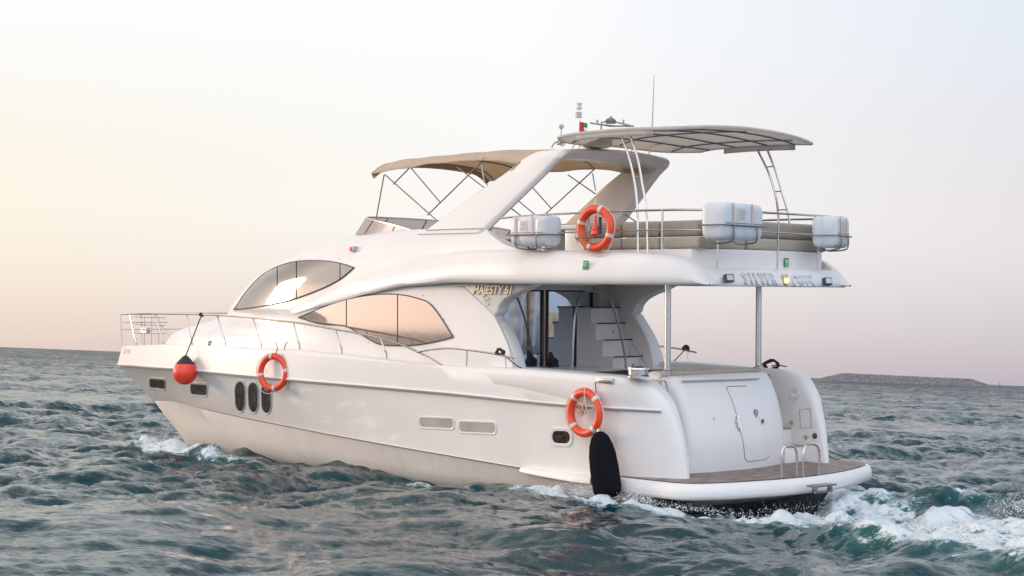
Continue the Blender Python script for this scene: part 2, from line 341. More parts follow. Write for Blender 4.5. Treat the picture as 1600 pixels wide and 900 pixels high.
# ------------------------------------------------------------------ deckhouse
HZ = [1.9, 2.15, 2.34, 2.44, 2.52, 2.60, 2.68, 2.75, 2.82, 2.90, 3.0, 3.22, 3.61, 3.91, 4.14, 4.3, 4.42, 4.47]
HX = [15.85, 15.7, 15.5, 15.25, 14.9, 14.45, 13.95, 13.6, 13.3, 13.12, 13.0, 12.72, 12.08, 11.32, 10.42, 9.62, 8.95, 8.5]
def hXf(Z): return interp(Z, HZ, HX)
def hW(Z): return interp(Z, [1.8, 2.0, 3.5, 3.9, 4.2, 4.45], [2.0, 1.99, 1.93, 1.87, 1.79, 1.70])
def hL(Z): return interp(Z, [1.9, 2.5, 2.8, 3.0, 3.6, 4.47], [7.4, 7.2, 5.6, 4.6, 3.9, 3.3])
def houseY(X, Z):
    xf = hXf(Z); Ln = hL(Z); t = (X-(xf-Ln))/Ln
    if t >= 1: return 0.
    t = max(0, t); return hW(Z)*(1-t**2.15)**.56
zs = sorted(set([round(z, 4) for z in list(np.linspace(1.9, 2.44, 6))+list(np.linspace(2.46, 3.0, 24))+list(np.linspace(3.0, 4.47, 36))]))
PANEL_Z = [1.75, 2.0, 2.25, 2.52, 2.75, 2.96, 3.51]; PANEL_X = [2.88, 2.90, 2.97, 3.10, 3.26, 3.43, 4.30]
def xaft(Z): return interp(Z, PANEL_Z, PANEL_X) if Z < 3.5 else interp(Z, [3.5, 4.05, 4.20, 4.36, 4.47], [2.8, 2.85, 3.4, 3.75, 3.92])
hb = MBuild()
rr = []
for z in zs:
    xa = xaft(z); xf = hXf(z); L_ = hL(z); xs = list(np.linspace(xa, xf-L_, 12))[:-1]+[xf-L_+L_*math.sin(a) for a in np.linspace(0, math.pi/2, 44)]
    rr.append([(xa+.012, 1.72 if z < 4.06 else 1.5, z)]+[(x, houseY(x, z)-(.012 if i_ == 0 else 0), z) for i_, x in enumerate(xs)])
ring = rr[-1][1:]; rr[-1] = ring[:1]+ring
rg = ring[:1]+ring; rr.append([(x-.03, max(0, y-.03), 4.492) for x, y, z in rg]); rr.append([(x-.10, max(0, y-.12), 4.495) for x, y, z in rg]); rr.append([(x-.12, max(0, y-.14), 4.40) for x, y, z in rg])
for s in (1, -1): hb.grid([[(x, y*s, z) for x, y, z in r] for r in rr], flip=s < 0)
hb.build('deckhouse', M['gel'], yacht, angle=50)
cap = MBuild(); ringp = [(x, max(0, y-.13)) for x, y, z in ring if x > 6.6]
cap.grid([[(x, y*k, 4.42+.03*(1-k*k)) for k in np.linspace(-1, 1, 9)] for x, y in ringp]); cap.build('flybridge_dash', M['gel'], yacht)
MBuild().box((-.9, -2.0, 3.53), (4.15, 2.0, 3.60)).build('flybridge_deck', M['gel'], yacht)

# windows on the deckhouse side
def window(name, toppx, botpx, m, mull, off=.012, fr=.011):
    for s in (1, -1):
        T = np.array([pS(*p, houseY, off) for p in smooth2(toppx)]); B = np.array([pS(*p, houseY, off) for p in smooth2(botpx)])
        x0, x1 = T[0][0], T[-1][0]; T = T[np.argsort(T[:, 0])]; B = B[np.argsort(B[:, 0])]
        cols = []; n = 60; xs = np.linspace(min(x0, x1), max(x0, x1), n)
        zt_ = np.interp(xs, T[:, 0], T[:, 2]); zb_ = np.interp(xs, B[:, 0], B[:, 2])
        for x, a, b in zip(xs, zb_, zt_):
            cols.append([(x, s*(houseY(x, a+(b-a)*k)+off), a+(b-a)*k) for k in np.linspace(0, 1, 9)])
        w = MBuild().grid(cols).build(name, m, yacht)
        e = [c_[-1] for c_ in cols]+[c_[0] for c_ in cols[::-1]]
        MBuild().tube(e, fr, 6, closed=True).build('window_seal', M['trim'], w)
        for px, py in mull:
            q_ = []
            for yy in np.linspace(py-60, py+60, 81):
                P = pS(px, yy, houseY, off+.002)
                if xs[0] < P[0] < xs[-1] and np.interp(P[0], xs, zb_)-.004 <= P[2] <= np.interp(P[0], xs, zt_)+.004: q_.append((P[0], s*P[1], P[2]))
            if len(q_) > 2: MBuild().tube(q_[::3]+[q_[-1]], .009, 6).build('mullion', M['trim'], w)
def smooth2(px): return [tuple(p) for p in smoothpath(px, 5)]
window('upper_side_window', [(365.5, 484), (385, 455), (408, 431), (434, 416), (465, 408), (500, 407), (530, 411), (553, 418)],
       [(365.5, 484), (400, 480), (433, 474), (463, 466), (500, 452), (530, 437), (553, 418)], M['glassd'], [(433, 445), (463, 437), (531, 424)])
window('lower_side_window', [(466, 496), (497, 483), (530, 471), (565, 463), (600, 459.5), (630, 461), (655, 467), (672, 475), (690, 498), (708, 527)],
       [(466, 496), (500, 506), (537, 509), (560, 520), (590, 537), (620, 540), (650, 539), (680, 534), (708, 527)], M['glass'], [(541, 490), (621, 495)])
# small bronze screw covers round the windows and along the brow
for p in [(440, 410), (470, 402), (500, 401), (530, 404), (600, 453), (661, 462), (678, 481), (693, 499), (476, 512), (509, 513), (541, 523), (575, 536), (420, 482), (395, 486)]:
    P = pS(*p, houseY, .004); MBuild().lathe([(.0, .005), (.009, .004), (.011, 0)], P, (0, 1, 0), 8).build('screw_cover', M['gap_shade'], yacht)

# ------------------------------------------------------------------ flybridge side moulding (brow that sweeps from the front down the overhang)
def myo(X): return interp(X, [-1.2, -1.16, -1.0, -.6, 0, 1.0, 2.6, 4.4, 5.7, 7, 8.6, 9.6], [1.90, 1.93, 2.0, 2.13, 2.25, 2.31, 2.32, 2.19, 2.09, 2.0, 1.88, 1.70])
def mzl(X): return interp(X, [-1.5, 2.6, 4.36, 5.7, 6.95, 8.0, 9.0, 9.8], [3.50, 3.51, 3.53, 3.45, 3.28, 3.08, 2.88, 2.70])
def mzu(X): return interp(X, [-1.2, -1.14, -1.06, -.92, -.72, -.48, .7, 2.74, 4, 5.2, 6.2, 7.0, 7.6, 8.2, 9, 9.8], [3.53, 3.60, 3.70, 3.82, 3.92, 3.97, 4.03, 4.08, 4.08, 4.02, 3.84, 3.64, 3.44, 3.24, 2.98, 2.74])
xs = list(np.linspace(9.6, 5, 44))+list(np.linspace(4.9, -.5, 34))+list(np.linspace(-.53, -1.2, 22))
for s in (1, -1):
    rr = []
    for X in xs:
        zl, zu, yo = mzl(X), mzu(X), myo(X); h = zu-zl
        yi = lambda z: houseY(X, z)
        d = max(.04*interp(X, [8.3, 9.6], [1, -.6]), (yo-yi((zl+zu)/2))*interp(X, [4.2, 8.2, 9.6], [1, .6, 0.0])); k = interp(X, [7.5, 9.6], [1, 0])
        G = (.15, 1), (.3, 1.0), (.45, .92), (.6, .75), (.75, .5), (.88, .26), (1.0, .06)
        fore = [(yi(zl)-.02, zl), (yi(zl)+d*.7*k, zl), (yi(zl)+d*.95, zl+.03)]+[(yi(zl+h*f)+d*g, zl+h*f) for f, g in G]+[(yi(zu+.02)-.03, zu+.03)]
        aftp = [(1.9, zl), (yo-.05, zl), (yo-.012, zl+.03)]+[(yo-o_, zl+h*f) for (f, g), o_ in zip(G, (0, 0, .012, .03, .065, .12, .2))]+[(yo-.32, zu)]
        wb_ = max(0, min(1, (X-3.4)/3.0)); wb_ = wb_*wb_*(3-2*wb_) if X > 3.4 else 0
        pts = [(a_[0]*wb_+c_[0]*(1-wb_), a_[1]*wb_+c_[1]*(1-wb_)) for a_, c_ in zip(fore, aftp)]
        rr.append([(X, s*y, z) for y, z in pts])
    mb_ = MBuild().grid(rr, flip=s < 0)
    # inner face aft of the deckhouse
    mb_.grid([[(X, s*(myo(X)-.32), mzu(X)) for X in xs if X <= 4.2], [(X, s*(myo(X)-.38), 3.56) for X in xs if X <= 4.2]])
    e = rr[-1]; mb_.poly(e)
    mb_.build('flybridge_moulding', M['gel'], yacht, angle=48)
# underside and aft fascia of the overhang
def fasc_x(y): return -1.36+.27*(abs(y)/1.9)**3
MBuild().grid([[(x, y, 3.512) for y in np.linspace(-1.95, 1.95, 13)] for x in np.linspace(4.3, -.6, 12)]+[[(fasc_x(y)+.09, y, 3.512) for y in np.linspace(-1.8, 1.8, 13)]]).build('cockpit_ceiling', M['gel'], yacht)
fa = MBuild(); ys = np.linspace(-1.88, 1.88, 41); fr = []
for dx, z in ((.6, 3.488), (.02, 3.484), (0, 3.51), (.03, 3.60), (.09, 3.70), (.15, 3.765), (.2, 3.775), (.7, 3.78)): fr.append([(fasc_x(y)+dx, y, z) for y in ys])
fa.grid(fr); fa.poly([f_[0] for f_ in fr]); fa.poly([f_[-1] for f_ in fr]); fa.build('stern_fascia', M['gel'], yacht, angle=60)

# ------------------------------------------------------------------ port and starboard wing plates with the hourglass cut-out
low_o = [pY(*p, 1.98) for p in [(768, 495), (780, 513), (790.7, 534.7), (798.7, 561), (802, 590)]]
up_o = [pY(*p, 1.93) for p in [(833, 443), (817, 452), (799, 460), (786, 468), (778, 478), (775, 488), (768, 495)]]
diag_t = pY(708, 440, 2.0)
for s in (1, -1):
    lo_ = smoothpath([(p[0], p[2]) for p in low_o], 5); lo_ = [(float(a), float(b)) for a, b in lo_ if b > 1.75]
    out = [(4.75, 1.8), (4.75, 3.55), (float(diag_t[0]), 3.55)]+lo_+[(lo_[-1][0], 1.8)]
    MBuild().prism(out, 1, s*1.885, s*1.66).build('cockpit_side_panel', M['gel'], yacht, bevel=.012, seg=2)
    uo = smoothpath([(p[0], p[2]) for p in up_o], 5); uo = [(float(a), float(b)) for a, b in uo]
    out = [(4.6, 2.9), (4.6, 3.56), (uo[0][0], 3.56)]+uo
    MBuild().prism(out, 1, s*1.905, s*1.64).build('cockpit_wing_plate', M['gel'], yacht, bevel=.03, seg=3)
Fp = lambda c: frame_at(c, (-1, 0, 0), (0, 0, 1))
lt0 = text_part('model_lettering', 'MAJESTY 61', .205, Fp(pY(769, 453.5, 1.925)), M['gold'], yacht, shear=.3, ext=.012, bold=.004, sx=.92, spacing=1.0)
text_part('lettering_edge', 'MAJESTY 61', .205, Fp(pY(769, 453.5, 1.912)), M['oldgold'], lt0, shear=.3, ext=.004, bold=.015, sx=.92, spacing=1.0)
def ringarc(c, R, r, a0, a1, ax, ay, n=28): return [tuple(np.array(c)+np.array(ax)*R*math.cos(a)+np.array(ay)*R*math.sin(a)) for a in np.linspace(a0, a1, n)]
lg = MBuild(); c0 = pY(760.5, 470.5, 1.922)
lg.tube(ringarc(c0, .062, 0, rad(35), rad(325), (-1, 0, 0), (0, 0, 1)), .011, 6); lg.tube(ringarc(c0+np.array([-.02, 0, 0]), .034, 0, rad(60), rad(300), (-1, 0, 0), (0, 0, 1)), .007, 6)
lg.build('builder_emblem', M['gold'], yacht)

# ------------------------------------------------------------------ cockpit
MBuild().box((.3, -1.80, 1.24), (4.25, 1.80, 1.30)).build('cockpit_floor', M['gel'], yacht)
bk = MBuild(); bk.box((4.16, -1.86, 1.3), (4.24, -1.40, 3.50)).box((4.16, -1.4, 3.42), (4.24, 1.86, 3.50)).box((4.16, 1.2, 1.3), (4.24, 1.86, 3.42)); bk.build('salon_bulkhead', M['gel'], yacht)
for i, (a, b) in enumerate(((1.2, -.03), (-.11, -1.36))):
    d = MBuild().box((4.17, min(a, b), 1.34), (4.19, max(a, b), 3.40)).build('sliding_door', M['door'], yacht)
    MBuild().box((4.145, a-.05, 1.32), (4.165, a, 3.41)).box((4.145, b, 1.32), (4.165, b+.05, 3.41)).box((4.145, b, 3.38), (4.165, a, 3.41)).build('door_frame', M['trim'], d)
    if i: MBuild().tube([(4.11, b+.09, 2.0), (4.11, b+.09, 2.3)], .012).build('handle', M['steeld'], d)
MBuild().tube([(4.15, .35, 1.35), (4.15, .35, 3.40)], .008).build('door_stile', M['trim'], yacht)
# stairs to the flybridge on the starboard side
st = MBuild()
steps = [(2.88, 1.90, (975, 1040)), (3.20, 2.20, (951, 1023)), (3.45, 2.50, (935, 1008)), (3.62, 2.80, (926, 990)), (3.74, 3.09, (924, 973))]
YA = float(pX(925, 481, 3.74)[1])
sp = MBuild()
for X, Z, (a, b) in steps:
    ya = YA; yb = max(pX(b, 530, X)[1], -1.66); ys = np.linspace(ya, yb, 12); mid_ = (ya+yb)/2; hw = abs(ya-yb)/2
    rows = []
    for z in (Z-.33, Z-.05, Z-.015, Z): rows.append([(X-.05*(1-((y-mid_)/hw)**2)+(.02 if z < Z-.04 else 0), y, z) for y in ys])
    rows.append([(X+.45, y, Z) for y in ys]); sp.grid(rows)
    st.tube([(X-.05*(1-((y-mid_)/hw)**2)-.012, y, Z+.004) for y in ys], .013, 6)
for X, Z, (a, b) in steps:
    sp.box((X+.02, -1.64, 1.3), (4.12, YA-.001*Z, Z-.004))
spo = sp.build('stair_moulding', M['gel'], yacht); st.build('tread_edge', M['trim'], spo)
sw = MBuild(); sw.prism([(2.7, 1.3), (2.7, 1.6), (4.1, 3.2), (4.15, 3.3), (4.15, 1.3)], 1, -1.64, -1.60); sw.build('stair_side', M['gel'], yacht)
sb2 = MBuild(); sb2.box((4.02, -1.64, 1.3), (4.14, -1.39, 3.5)); sb2.build('stair_back_panel', M['gel'], yacht)
MBuild().tube(smoothpath([pX(*p, 3.0) for p in [(894, 583), (896, 530), (899, 490), (905, 466), (915, 456), (935, 455.5), (949, 461), (958, 480), (968, 515), (976, 555), (978.5, 583)]], 5), .02).build('cockpit_grab_rail', M['steeld'], yacht)
for p in [(958, 518), (989, 571)]: MBuild().lathe([(0, .012), (.03, .01), (.035, 0)], pX(*p, 2.62 if p[0] > 970 else 3.3), (-1, 0, 0), 12).build('courtesy_light', M['steeld'], yacht)
# table leg / outdoor gear against the doors
MBuild().lathe([(.0, .0), (.10, .02), (.12, .12), (.05, .2), (.03, .3)], pX(865, 575, 3.9), (0, .3, 1), 12).build('coiled_hose', M['black'], yacht)

# coaming and rounded quarter wings
Cprof = [(3.4, 2.10), (2.4, 2.115), (1.4, 2.095), (.8, 2.075), (.26, 2.06), (-.03, 2.015), (-.22, 1.94), (-.36, 1.83), (-.51, 1.64), (-.60, 1.42), (-.69, 1.12), (-.74, .85), (-.775, .62), (-.79, .47)]
Sprof = [(3.4, 1.74), (2.4, 1.70), (1.4, 1.60), (.9, 1.55), (.6, 1.50), (.4, 1.45), (.3, 1.4), (.3, 1.3), (.3, 1.15), (.3, 1.0), (.3, .85), (.3, .7), (.3, .55), (.3, .47)]
Cs = smoothpath(Cprof, 5); Ss = smoothpath(Sprof, 5)
for s in (1, -1):
    grid = []
    for k, (C_, S_) in enumerate(zip(Cs, Ss)):
        Rr = interp(k, [0, 22, 34, 60], [.10, .14, .22, .24]); yo, yi = 2.455, 1.78; dist = float(np.linalg.norm(C_-S_)); row = []
        sec = [(yo-.06, dist), (yo, dist*.7), (yo, min(dist*.6, Rr*1.6))]+[(yo-Rr+Rr*math.sin(a), Rr-Rr*math.cos(a)) for a in np.linspace(math.pi/2, 0, 8)]
        Ri = .14; sec += [(yi+Ri-Ri*math.sin(a), Ri-Ri*math.cos(a)) for a in np.linspace(0, math.pi/2, 6)]+[(yi, dist*.6), (yi, dist)]
        for y, d in sec:
            q = C_+(S_-C_)*(d/dist); tp0 = taper(q[0]); yy_ = yi+(y-yi)*(yo*tp0-yi)/(yo-yi) if yo*tp0 > yi+.1 else y-(yo-max(yo*tp0, yi+.1))*(y-yi)/(yo-yi); row.append((q[0], s*yy_, q[1]))
        grid.append(row)
    w = MBuild().grid(grid, flip=s < 0).build('quarter_wing', M['gel'], yacht, angle=60)
    if s < 0:
        # details on the inner face of the starboard wing
        for (px, py, r_) in ((1237, 660, .04), (1259, 683, .04)): MBuild().lathe([(0, .02), (r_*.8, .018), (r_, .004), (r_, 0)], pY(px, py, -1.775), (0, 1, 0), 16).build('filler_cap', M['brass'], w)
        MBuild().lathe([(0, .02), (.03, .02), (.045, .01), (.05, 0)], pY(1273, 681, -1.775), (0, 1, 0), 16).build('shower_socket', M['dark'], w)
        P = pY(1241, 616, -1.772); MBuild().tube(ringarc(P, .10, 0, 0, 2*math.pi, (1, 0, 0), (0, 0, 1), 25), .006, 5).tube(ringarc(P, .06, 0, rad(40), rad(320), (-1, 0, 0), (0, 0, 1), 20), .008, 5).build('wing_emblem', M['silver'], w)
        q = [pY(*p, -1.772) for p in [(1249, 640), (1266, 638), (1268, 668), (1251, 669)]]; MBuild().tube(q, .005, 5, closed=True).build('locker_lid_gap', M['gap_shade'], w)
# inner side walls of the passages and the side benches
for s in (1, -1): MBuild().box((.2, min(s*1.80, s*1.83), .5), (4.2, max(s*1.80, s*1.83), 2.0)).build('coaming_lining', M['gel'], yacht)
MBuild().box((.9, -1.95, 1.3), (3.0, -1.45, 1.85)).build('side_bench', M['gel'], yacht, bevel=.03)

# transom block with the garage door
TX = [(-.30, .47), (-.33, .7), (-.33, 1.0), (-.28, 1.3), (-.20, 1.6), (-.09, 1.85), (.0, 1.99), (.06, 2.035), (.2, 2.05), (.55, 2.05), (.55, 1.3)]
tp = smoothpath(TX, 4); cols = []
for x, z in tp:
    row = []
    for k in np.linspace(-1, 1, 41):
        e = abs(k); yy = 1.30*k; rnd = .10*max(0, (e-.90)/.10)**2
        bul = .20*(1-k*k)*interp(x, [-.35, .1, .5], [1, .5, 0]); row.append((x-bul+rnd, yy, z-(.03*max(0, (e-.92)/.08)**2 if z > 1.9 else 0)))
    cols.append(row)
tr = MBuild().grid(cols)
for k in (0, -1): tr.grid([[c_[k] for c_ in cols], [(.6, c_[k][1], c_[k][2]) for c_ in cols]])
tr = tr.build('transom_block', M['gel'], yacht, angle=50)
def tX(y, z):
    zz = [p[1] for p in tp if p[0] < .1]; xx = [p[0] for p in tp if p[0] < .1]; x = interp(z, zz, xx)
    return x-.20*(1-(y/1.30)**2)*interp(x, [-.35, .1, .5], [1, .5, 0])
def pT(px, py, off=.006):
    X = -.5
    for _ in range(50): P = pX(px, py, X); X = .5*X+.5*(tX(P[1], P[2])-off)
    return P
def tline(pxs, r=.005, closed=False, dens=6):
    pts = []
    P = [pT(*p) for p in pxs]
    if closed: P.append(P[0])
    for a, b in zip(P[:-1], P[1:]):
        for k in range(dens):
            y, z = a[1]+(b[1]-a[1])*k/dens, a[2]+(b[2]-a[2])*k/dens; pts.append((tX(y, z)-.002, y, z))
    pts.append(tuple(P[-1])); return pts
MBuild().tube(tline([(1135, 606), (1138, 604), (1166, 603)]), .008, 5).tube(tline([(1135, 606), (1151, 648)]), .008, 5).tube(tline([(1158, 676), (1164, 716), (1168, 721), (1196, 718), (1202, 713)]), .008, 5).build('garage_door_gap', M['gap_shade'], tr)
lt = MBuild()
a, b = pT(1152, 650, .02), pT(1158, 674, .02)
lt.tube([a, b], .03, 8); a2, b2 = pT(1153, 655, .05), pT(1157, 669, .05); h1 = lt.build('garage_latch', M['steel'], tr)
MBuild().tube([a2, b2], .035, 8).build('latch_grip', M['gel'], tr)
MBuild().tube(ringarc(pT(1181, 645), .05, 0, 0, 2*math.pi, (0, 1, 0), (0, 0, 1), 16), .008, 5).tube([pT(1179, 640, .02), pT(1183, 652, .02)], .01, 5).build('lock', M['steeld'], tr)
p = pT(1190, 658, .008); MBuild().box((p[0]-.01, p[1]-.06, p[2]-.07), (p[0]+.01, p[1]+.06, p[2]+.07)).build('socket_cover', M['gel'], tr, bevel=.01); MBuild().box((p[0]-.02, p[1]-.035, p[2]-.03), (p[0]-.009, p[1]+.02, p[2]+.03)).build('socket', M['dark'], tr)
MBuild().tube([pT(1066, 596, .05)]+[pT(x, 596-4.2*(x-1066)/121, .05) for x in (1100, 1127, 1160)]+[pT(1187, 591.5, .05)], .013).build('transom_rail', M['steel'], tr)
MBuild().lathe([(0, .01), (.02, .01), (.025, 0)], pT(1116, 654), (-1, 0, 0), 12).build('drain', M['tape'], tr)
bo = MBuild().box((.14, -1.22, 2.05), (.55, 1.22, 2.11)).build('transom_cushion', M['vinyl2'], yacht, bevel=.025)
MBuild().tube([(.12, 1.30, 2.07), (.12, 1.46, 2.07), (.10, 1.5, 2.0), (.08, 1.5, 1.8)], .035).build('bolster_trim', M['vinyl2'], yacht)
# poles that carry the overhang
for s in (1, -1): 
    pl = MBuild().tube([(.19, s*1.2, 2.05), (.19, s*1.2, 3.52)], .052, 16).build('overhang_pole', M['steel'], yacht)
    MBuild().lathe([(.085, 0), (.085, .015), (.055, .03)], (.19, s*1.2, 2.11), (0, 0, 1), 16).build('pole_flange', M['steel'], pl)
# port gate rail
MBuild().tube(smoothpath([(-.02, 1.80, 2.0), (-.06, 1.70, 2.0), (-.1, 1.60, 1.98), (-.12, 1.57, 1.85), (-.12, 1.57, 1.6)], 4), .018).build('gate_rail', M['steel'], yacht)
# starboard steps and gate
for i, (z, x0) in enumerate(((.78, -.35), (1.06, -.08), (1.34, .18))):
    sx = MBuild().box((x0, -1.80, .47), (x0+.6, -1.27, z)).build('boarding_step', M['gel'], yacht, bevel=.02)
    MBuild().box((x0-.015, -1.76, z+.002), (x0+.24, -1.31, z+.018)).build('step_tread', M['vinyl'], sx)
    sx = MBuild().box((x0, 1.27, .47), (x0+.6, 1.92, z)).build('boarding_step', M['gel'], yacht, bevel=.02)
q = [pX(*p, .42) for p in [(1198, 592), (1222, 592), (1226, 598), (1226, 640), (1220, 645), (1204, 644)]]
g = MBuild().box((.43, -1.79, 1.36), (.47, -1.28, 2.0)).build('stern_gate', M['gel'], yacht, bevel=.02)
MBuild().tube(smoothpath([(.38, -1.30, 1.98), (.38, -1.66, 1.98), (.38, -1.75, 1.92), (.38, -1.76, 1.45), (.38, -1.68, 1.38), (.38, -1.33, 1.38)], 4), .02).build('gate_frame', M['steel'], g)
P = (.41, -1.52, 1.68); MBuild().tube(ringarc(P, .15, 0, rad(50), rad(310), (0, -1, 0), (0, 0, 1), 20), .012, 5).tube([(.41, -1.52, 1.9), (.41, -1.52, 1.55)], .006, 5).build('gate_emblem', M['silver'], g)

# swim platform
plan = [(.9, 2.34), (.2, 2.40), (-.7, 2.42), (-1.05, 2.40), (-1.25, 2.28), (-1.42, 2.0), (-1.60, 1.45), (-1.74, .8), (-1.80, 0)]
full = smoothpath(plan+[(x, -y) for x, y in plan[::-1][1:]], 5)
# rounded rim
cen = np.array([-.3, 0.0])
def off(pts, d):
    R = []
    n = len(pts)
    for i in range(n):
        a = np.array(pts[max(0, i-1)]); b = np.array(pts[min(n-1, i+1)]); t = b-a; t /= np.linalg.norm(t)+1e-9; R.append(np.array(pts[i])+np.array([t[1], -t[0]])*(-d))
    return R
def rimrow(d, z):
    q = off(full, d); out_ = []
    for i, p in enumerate(q):
        fade = max(0, min(1, (p[0]+.4)/1.3)); out_.append((p[0], p[1]-np.sign(p[1])*.10*fade*fade, z-.0*fade))
    return out_
if off(full, .1)[40][0] > full[40][0]: sgn = -1
else: sgn = 1
rim = MBuild().grid([rimrow(sgn*d, z) for d, z in ((-.2, .495), (-.03, .50), (.02, .51), (.05, .50), (.085, .46), (.10, .40), (.105, .33), (.09, .28), (.04, .255), (-.05, .25), (-.25, .22), (-.9, .05))])
rim = rim.build('swim_platform', M['gel'], yacht, angle=50)
# tapered sponson that carries the platform forward along the hull
for s in (1, -1):
    rows = []
    for x in np.linspace(2.35, .7, 16):
        k = min(1, ((2.35-x)/1.3))**.6; yb = 2.36; w = .02+.09*k
        rows.append([(x, s*(yb-.1), .47+.05*(1-k)), (x, s*(yb+w*.6), .47+.03*k), (x, s*(yb+w), .44), (x, s*(yb+w), .36+.06*(1-k)), (x, s*(yb+w*.5), .33+.08*(1-k)), (x, s*(yb-.15), .30+.1*(1-k))])
    MBuild().grid(rows).build('platform_fairing', M['gel'], yacht)
teak = bpy.data.materials.new('weathered_teak'); teak.use_nodes = True; t = teak.node_tree; b = t.nodes['Principled BSDF']; b.inputs['Roughness'].default_value = .5
tcn = t.nodes.new('ShaderNodeTexCoord'); sx = t.nodes.new('ShaderNodeSeparateXYZ'); t.links.new(tcn.outputs['Object'], sx.inputs[0])
mm = t.nodes.new('ShaderNodeMath'); mm.operation = 'MULTIPLY'; mm.inputs[1].default_value = 1/.062; t.links.new(sx.outputs['X'], mm.inputs[0])
fr_ = t.nodes.new('ShaderNodeMath'); fr_.operation = 'FRACT'; t.links.new(mm.outputs[0], fr_.inputs[0])
gt = t.nodes.new('ShaderNodeMath'); gt.operation = 'GREATER_THAN'; gt.inputs[1].default_value = .10; t.links.new(fr_.outputs[0], gt.inputs[0])
mp = t.nodes.new('ShaderNodeMapping'); mp.inputs['Scale'].default_value = (14, 1.6, 1); t.links.new(tcn.outputs['Object'], mp.inputs[0])
nz = t.nodes.new('ShaderNodeTexNoise'); nz.inputs['Scale'].default_value = 1.6; nz.inputs['Detail'].default_value = 7; t.links.new(mp.outputs[0], nz.inputs[0])
rp = t.nodes.new('ShaderNodeValToRGB'); e = rp.color_ramp.elements; e[0].position = .36; e[0].color = (.10, .05, .035, 1); e[1].position = .64; e[1].color = (.36, .28, .24, 1); t.links.new(nz.outputs['Fac'], rp.inputs[0])
mx = t.nodes.new('ShaderNodeMix'); mx.data_type = 'RGBA'; mx.inputs[6].default_value = (.03, .025, .025, 1); t.links.new(gt.outputs[0], mx.inputs[0]); t.links.new(rp.outputs[0], mx.inputs[7]); t.links.new(mx.outputs[2], b.inputs['Base Color'])
M['teak'] = teak
tk = off(full, sgn*-.0)
tkr = [[(p[0], p[1]-np.sign(p[1])*.10*max(0, min(1, (p[0]+.4)/1.3))**2, .518) for p in off(full, sgn*-.005)], [(min(p[0]+1.4, .9), p[1]*.0, .519) for p in full]]
o = MBuild().grid(tkr).build('teak_deck', M['teak'], rim, smooth=False)
# ladder hoops
for xs_ in ([(1221, 747), (1245, 745)], [(1255, 745), (1280, 742)]):
    a, b = pZ(*xs_[0], .52), pZ(*xs_[1], .52); hgt = .50; u_ = b-a
    pts = [a, a+[0, 0, hgt*.6], a+[0, 0, hgt*.85]+u_*.05, a+[0, 0, hgt*.97]+u_*.2, a+[0, 0, hgt]+u_*.45, a+[0, 0, hgt*.96]+u_*.75, a+[0, 0, hgt*.84]+u_*.94, a+[0, 0, hgt*.6]+u_, b]
    MBuild().tube(smoothpath(pts, 4), .019).build('ladder_hoop', M['steel'], yacht)
c0 = pZ(1278, 755, .44); lb = MBuild().box((c0[0]-.16, c0[1]-.28, .40), (c0[0]+.02, c0[1]+.28, .43)).box((c0[0]-.12, c0[1]-.22, .32), (c0[0]-.04, c0[1]-.18, .41)).box((c0[0]-.12, c0[1]+.18, .32), (c0[0]-.04, c0[1]+.22, .41)).box((c0[0]-.12, c0[1]-.24, .30), (c0[0]-.08, c0[1]+.24, .335))
lb.build('folded_ladder', M['steeld'], yacht, bevel=.008)

# ------------------------------------------------------------------ portholes and vents
def rrect(w, h, r, n=6):
    r = min(r, w*.999, h*.999); P = []
    for cx, cy, a0 in ((w-r, h-r, 0), (-(w-r), h-r, 90), (-(w-r), -(h-r), 180), (w-r, -(h-r), 270)):
        for k in range(n+1): a = rad(a0+90*k/n); P.append((cx+r*math.cos(a), cy+r*math.sin(a)))
    return P
def hull_opening(name, cx, cy, wpx, hpx, glass, frame_m, rr_=.5, fw=.03, raise_=.018, shear=0, slats=False):
    c_ = pS(cx, cy, hullY); l = pS(cx-wpx/2, cy, hullY); r = pS(cx+wpx/2, cy, hullY); u_ = pS(cx, cy-hpx/2, hullY); d = pS(cx, cy+hpx/2, hullY)
    UV, VV = (l-r)/2, (u_-d)/2; UV[2] *= .5
    w = float(abs(l[0]-r[0]))/2; h = float(abs(u_[2]-d[2]))/2
    for s in (1, -1):
        def pt(a, b_, o_): X = c_[0]+a/w*UV[0]+b_/h*VV[0]; Z = c_[2]+a/w*UV[2]+b_/h*VV[2]; return (X, s*(hullY(X, Z)+o_), Z)
        ol = rrect(w, h, min(w, h)*rr_*2 if rr_ < .5 else min(w, h), 8); il = rrect(w-fw, h-fw, min(w-fw, h-fw) if rr_ >= .5 else min(w, h)*rr_*2*.8, 8)
        f = MBuild().grid([[pt(a, b_, -.005) for a, b_ in ol], [pt(a, b_, raise_*.8) for a, b_ in [(x*.985, y*.985) for x, y in ol]], [pt((a+c2)/2, (b_+d2)/2, raise_) for (a, b_), (c2, d2) in zip(ol, il)], [pt(a, b_, raise_*.7) for a, b_ in il], [pt(a*.97, b_*.97, .002) for a, b_ in il]], closeu=True).build(name, frame_m, yacht)
        g_ = MBuild(); rows = [[pt(a*k, b_*k, .004) for a, b_ in il] for k in (1.0, .7, .4, .1)]; g_.grid(rows, closeu=True); g_.poly([pt(a*.1, b_*.1, .004) for a, b_ in il])
        g_.build('pane' if not slats else 'vent_recess', glass, f)
        if slats:
            for k in (-.45, 0, .45): MBuild().tube([pt(a, k*(h-fw), .010) for a in np.linspace(-(w-fw)*.93, (w-fw)*.93, 6)], .007, 5).build('vent_slat', M['gel'], f)
hull_opening('porthole', 246, 600, 24, 20, M['port'], M['gel'], .3, .05)
hull_opening('porthole', 310.5, 609, 27, 23, M['port'], M['gel'], .3, .05)
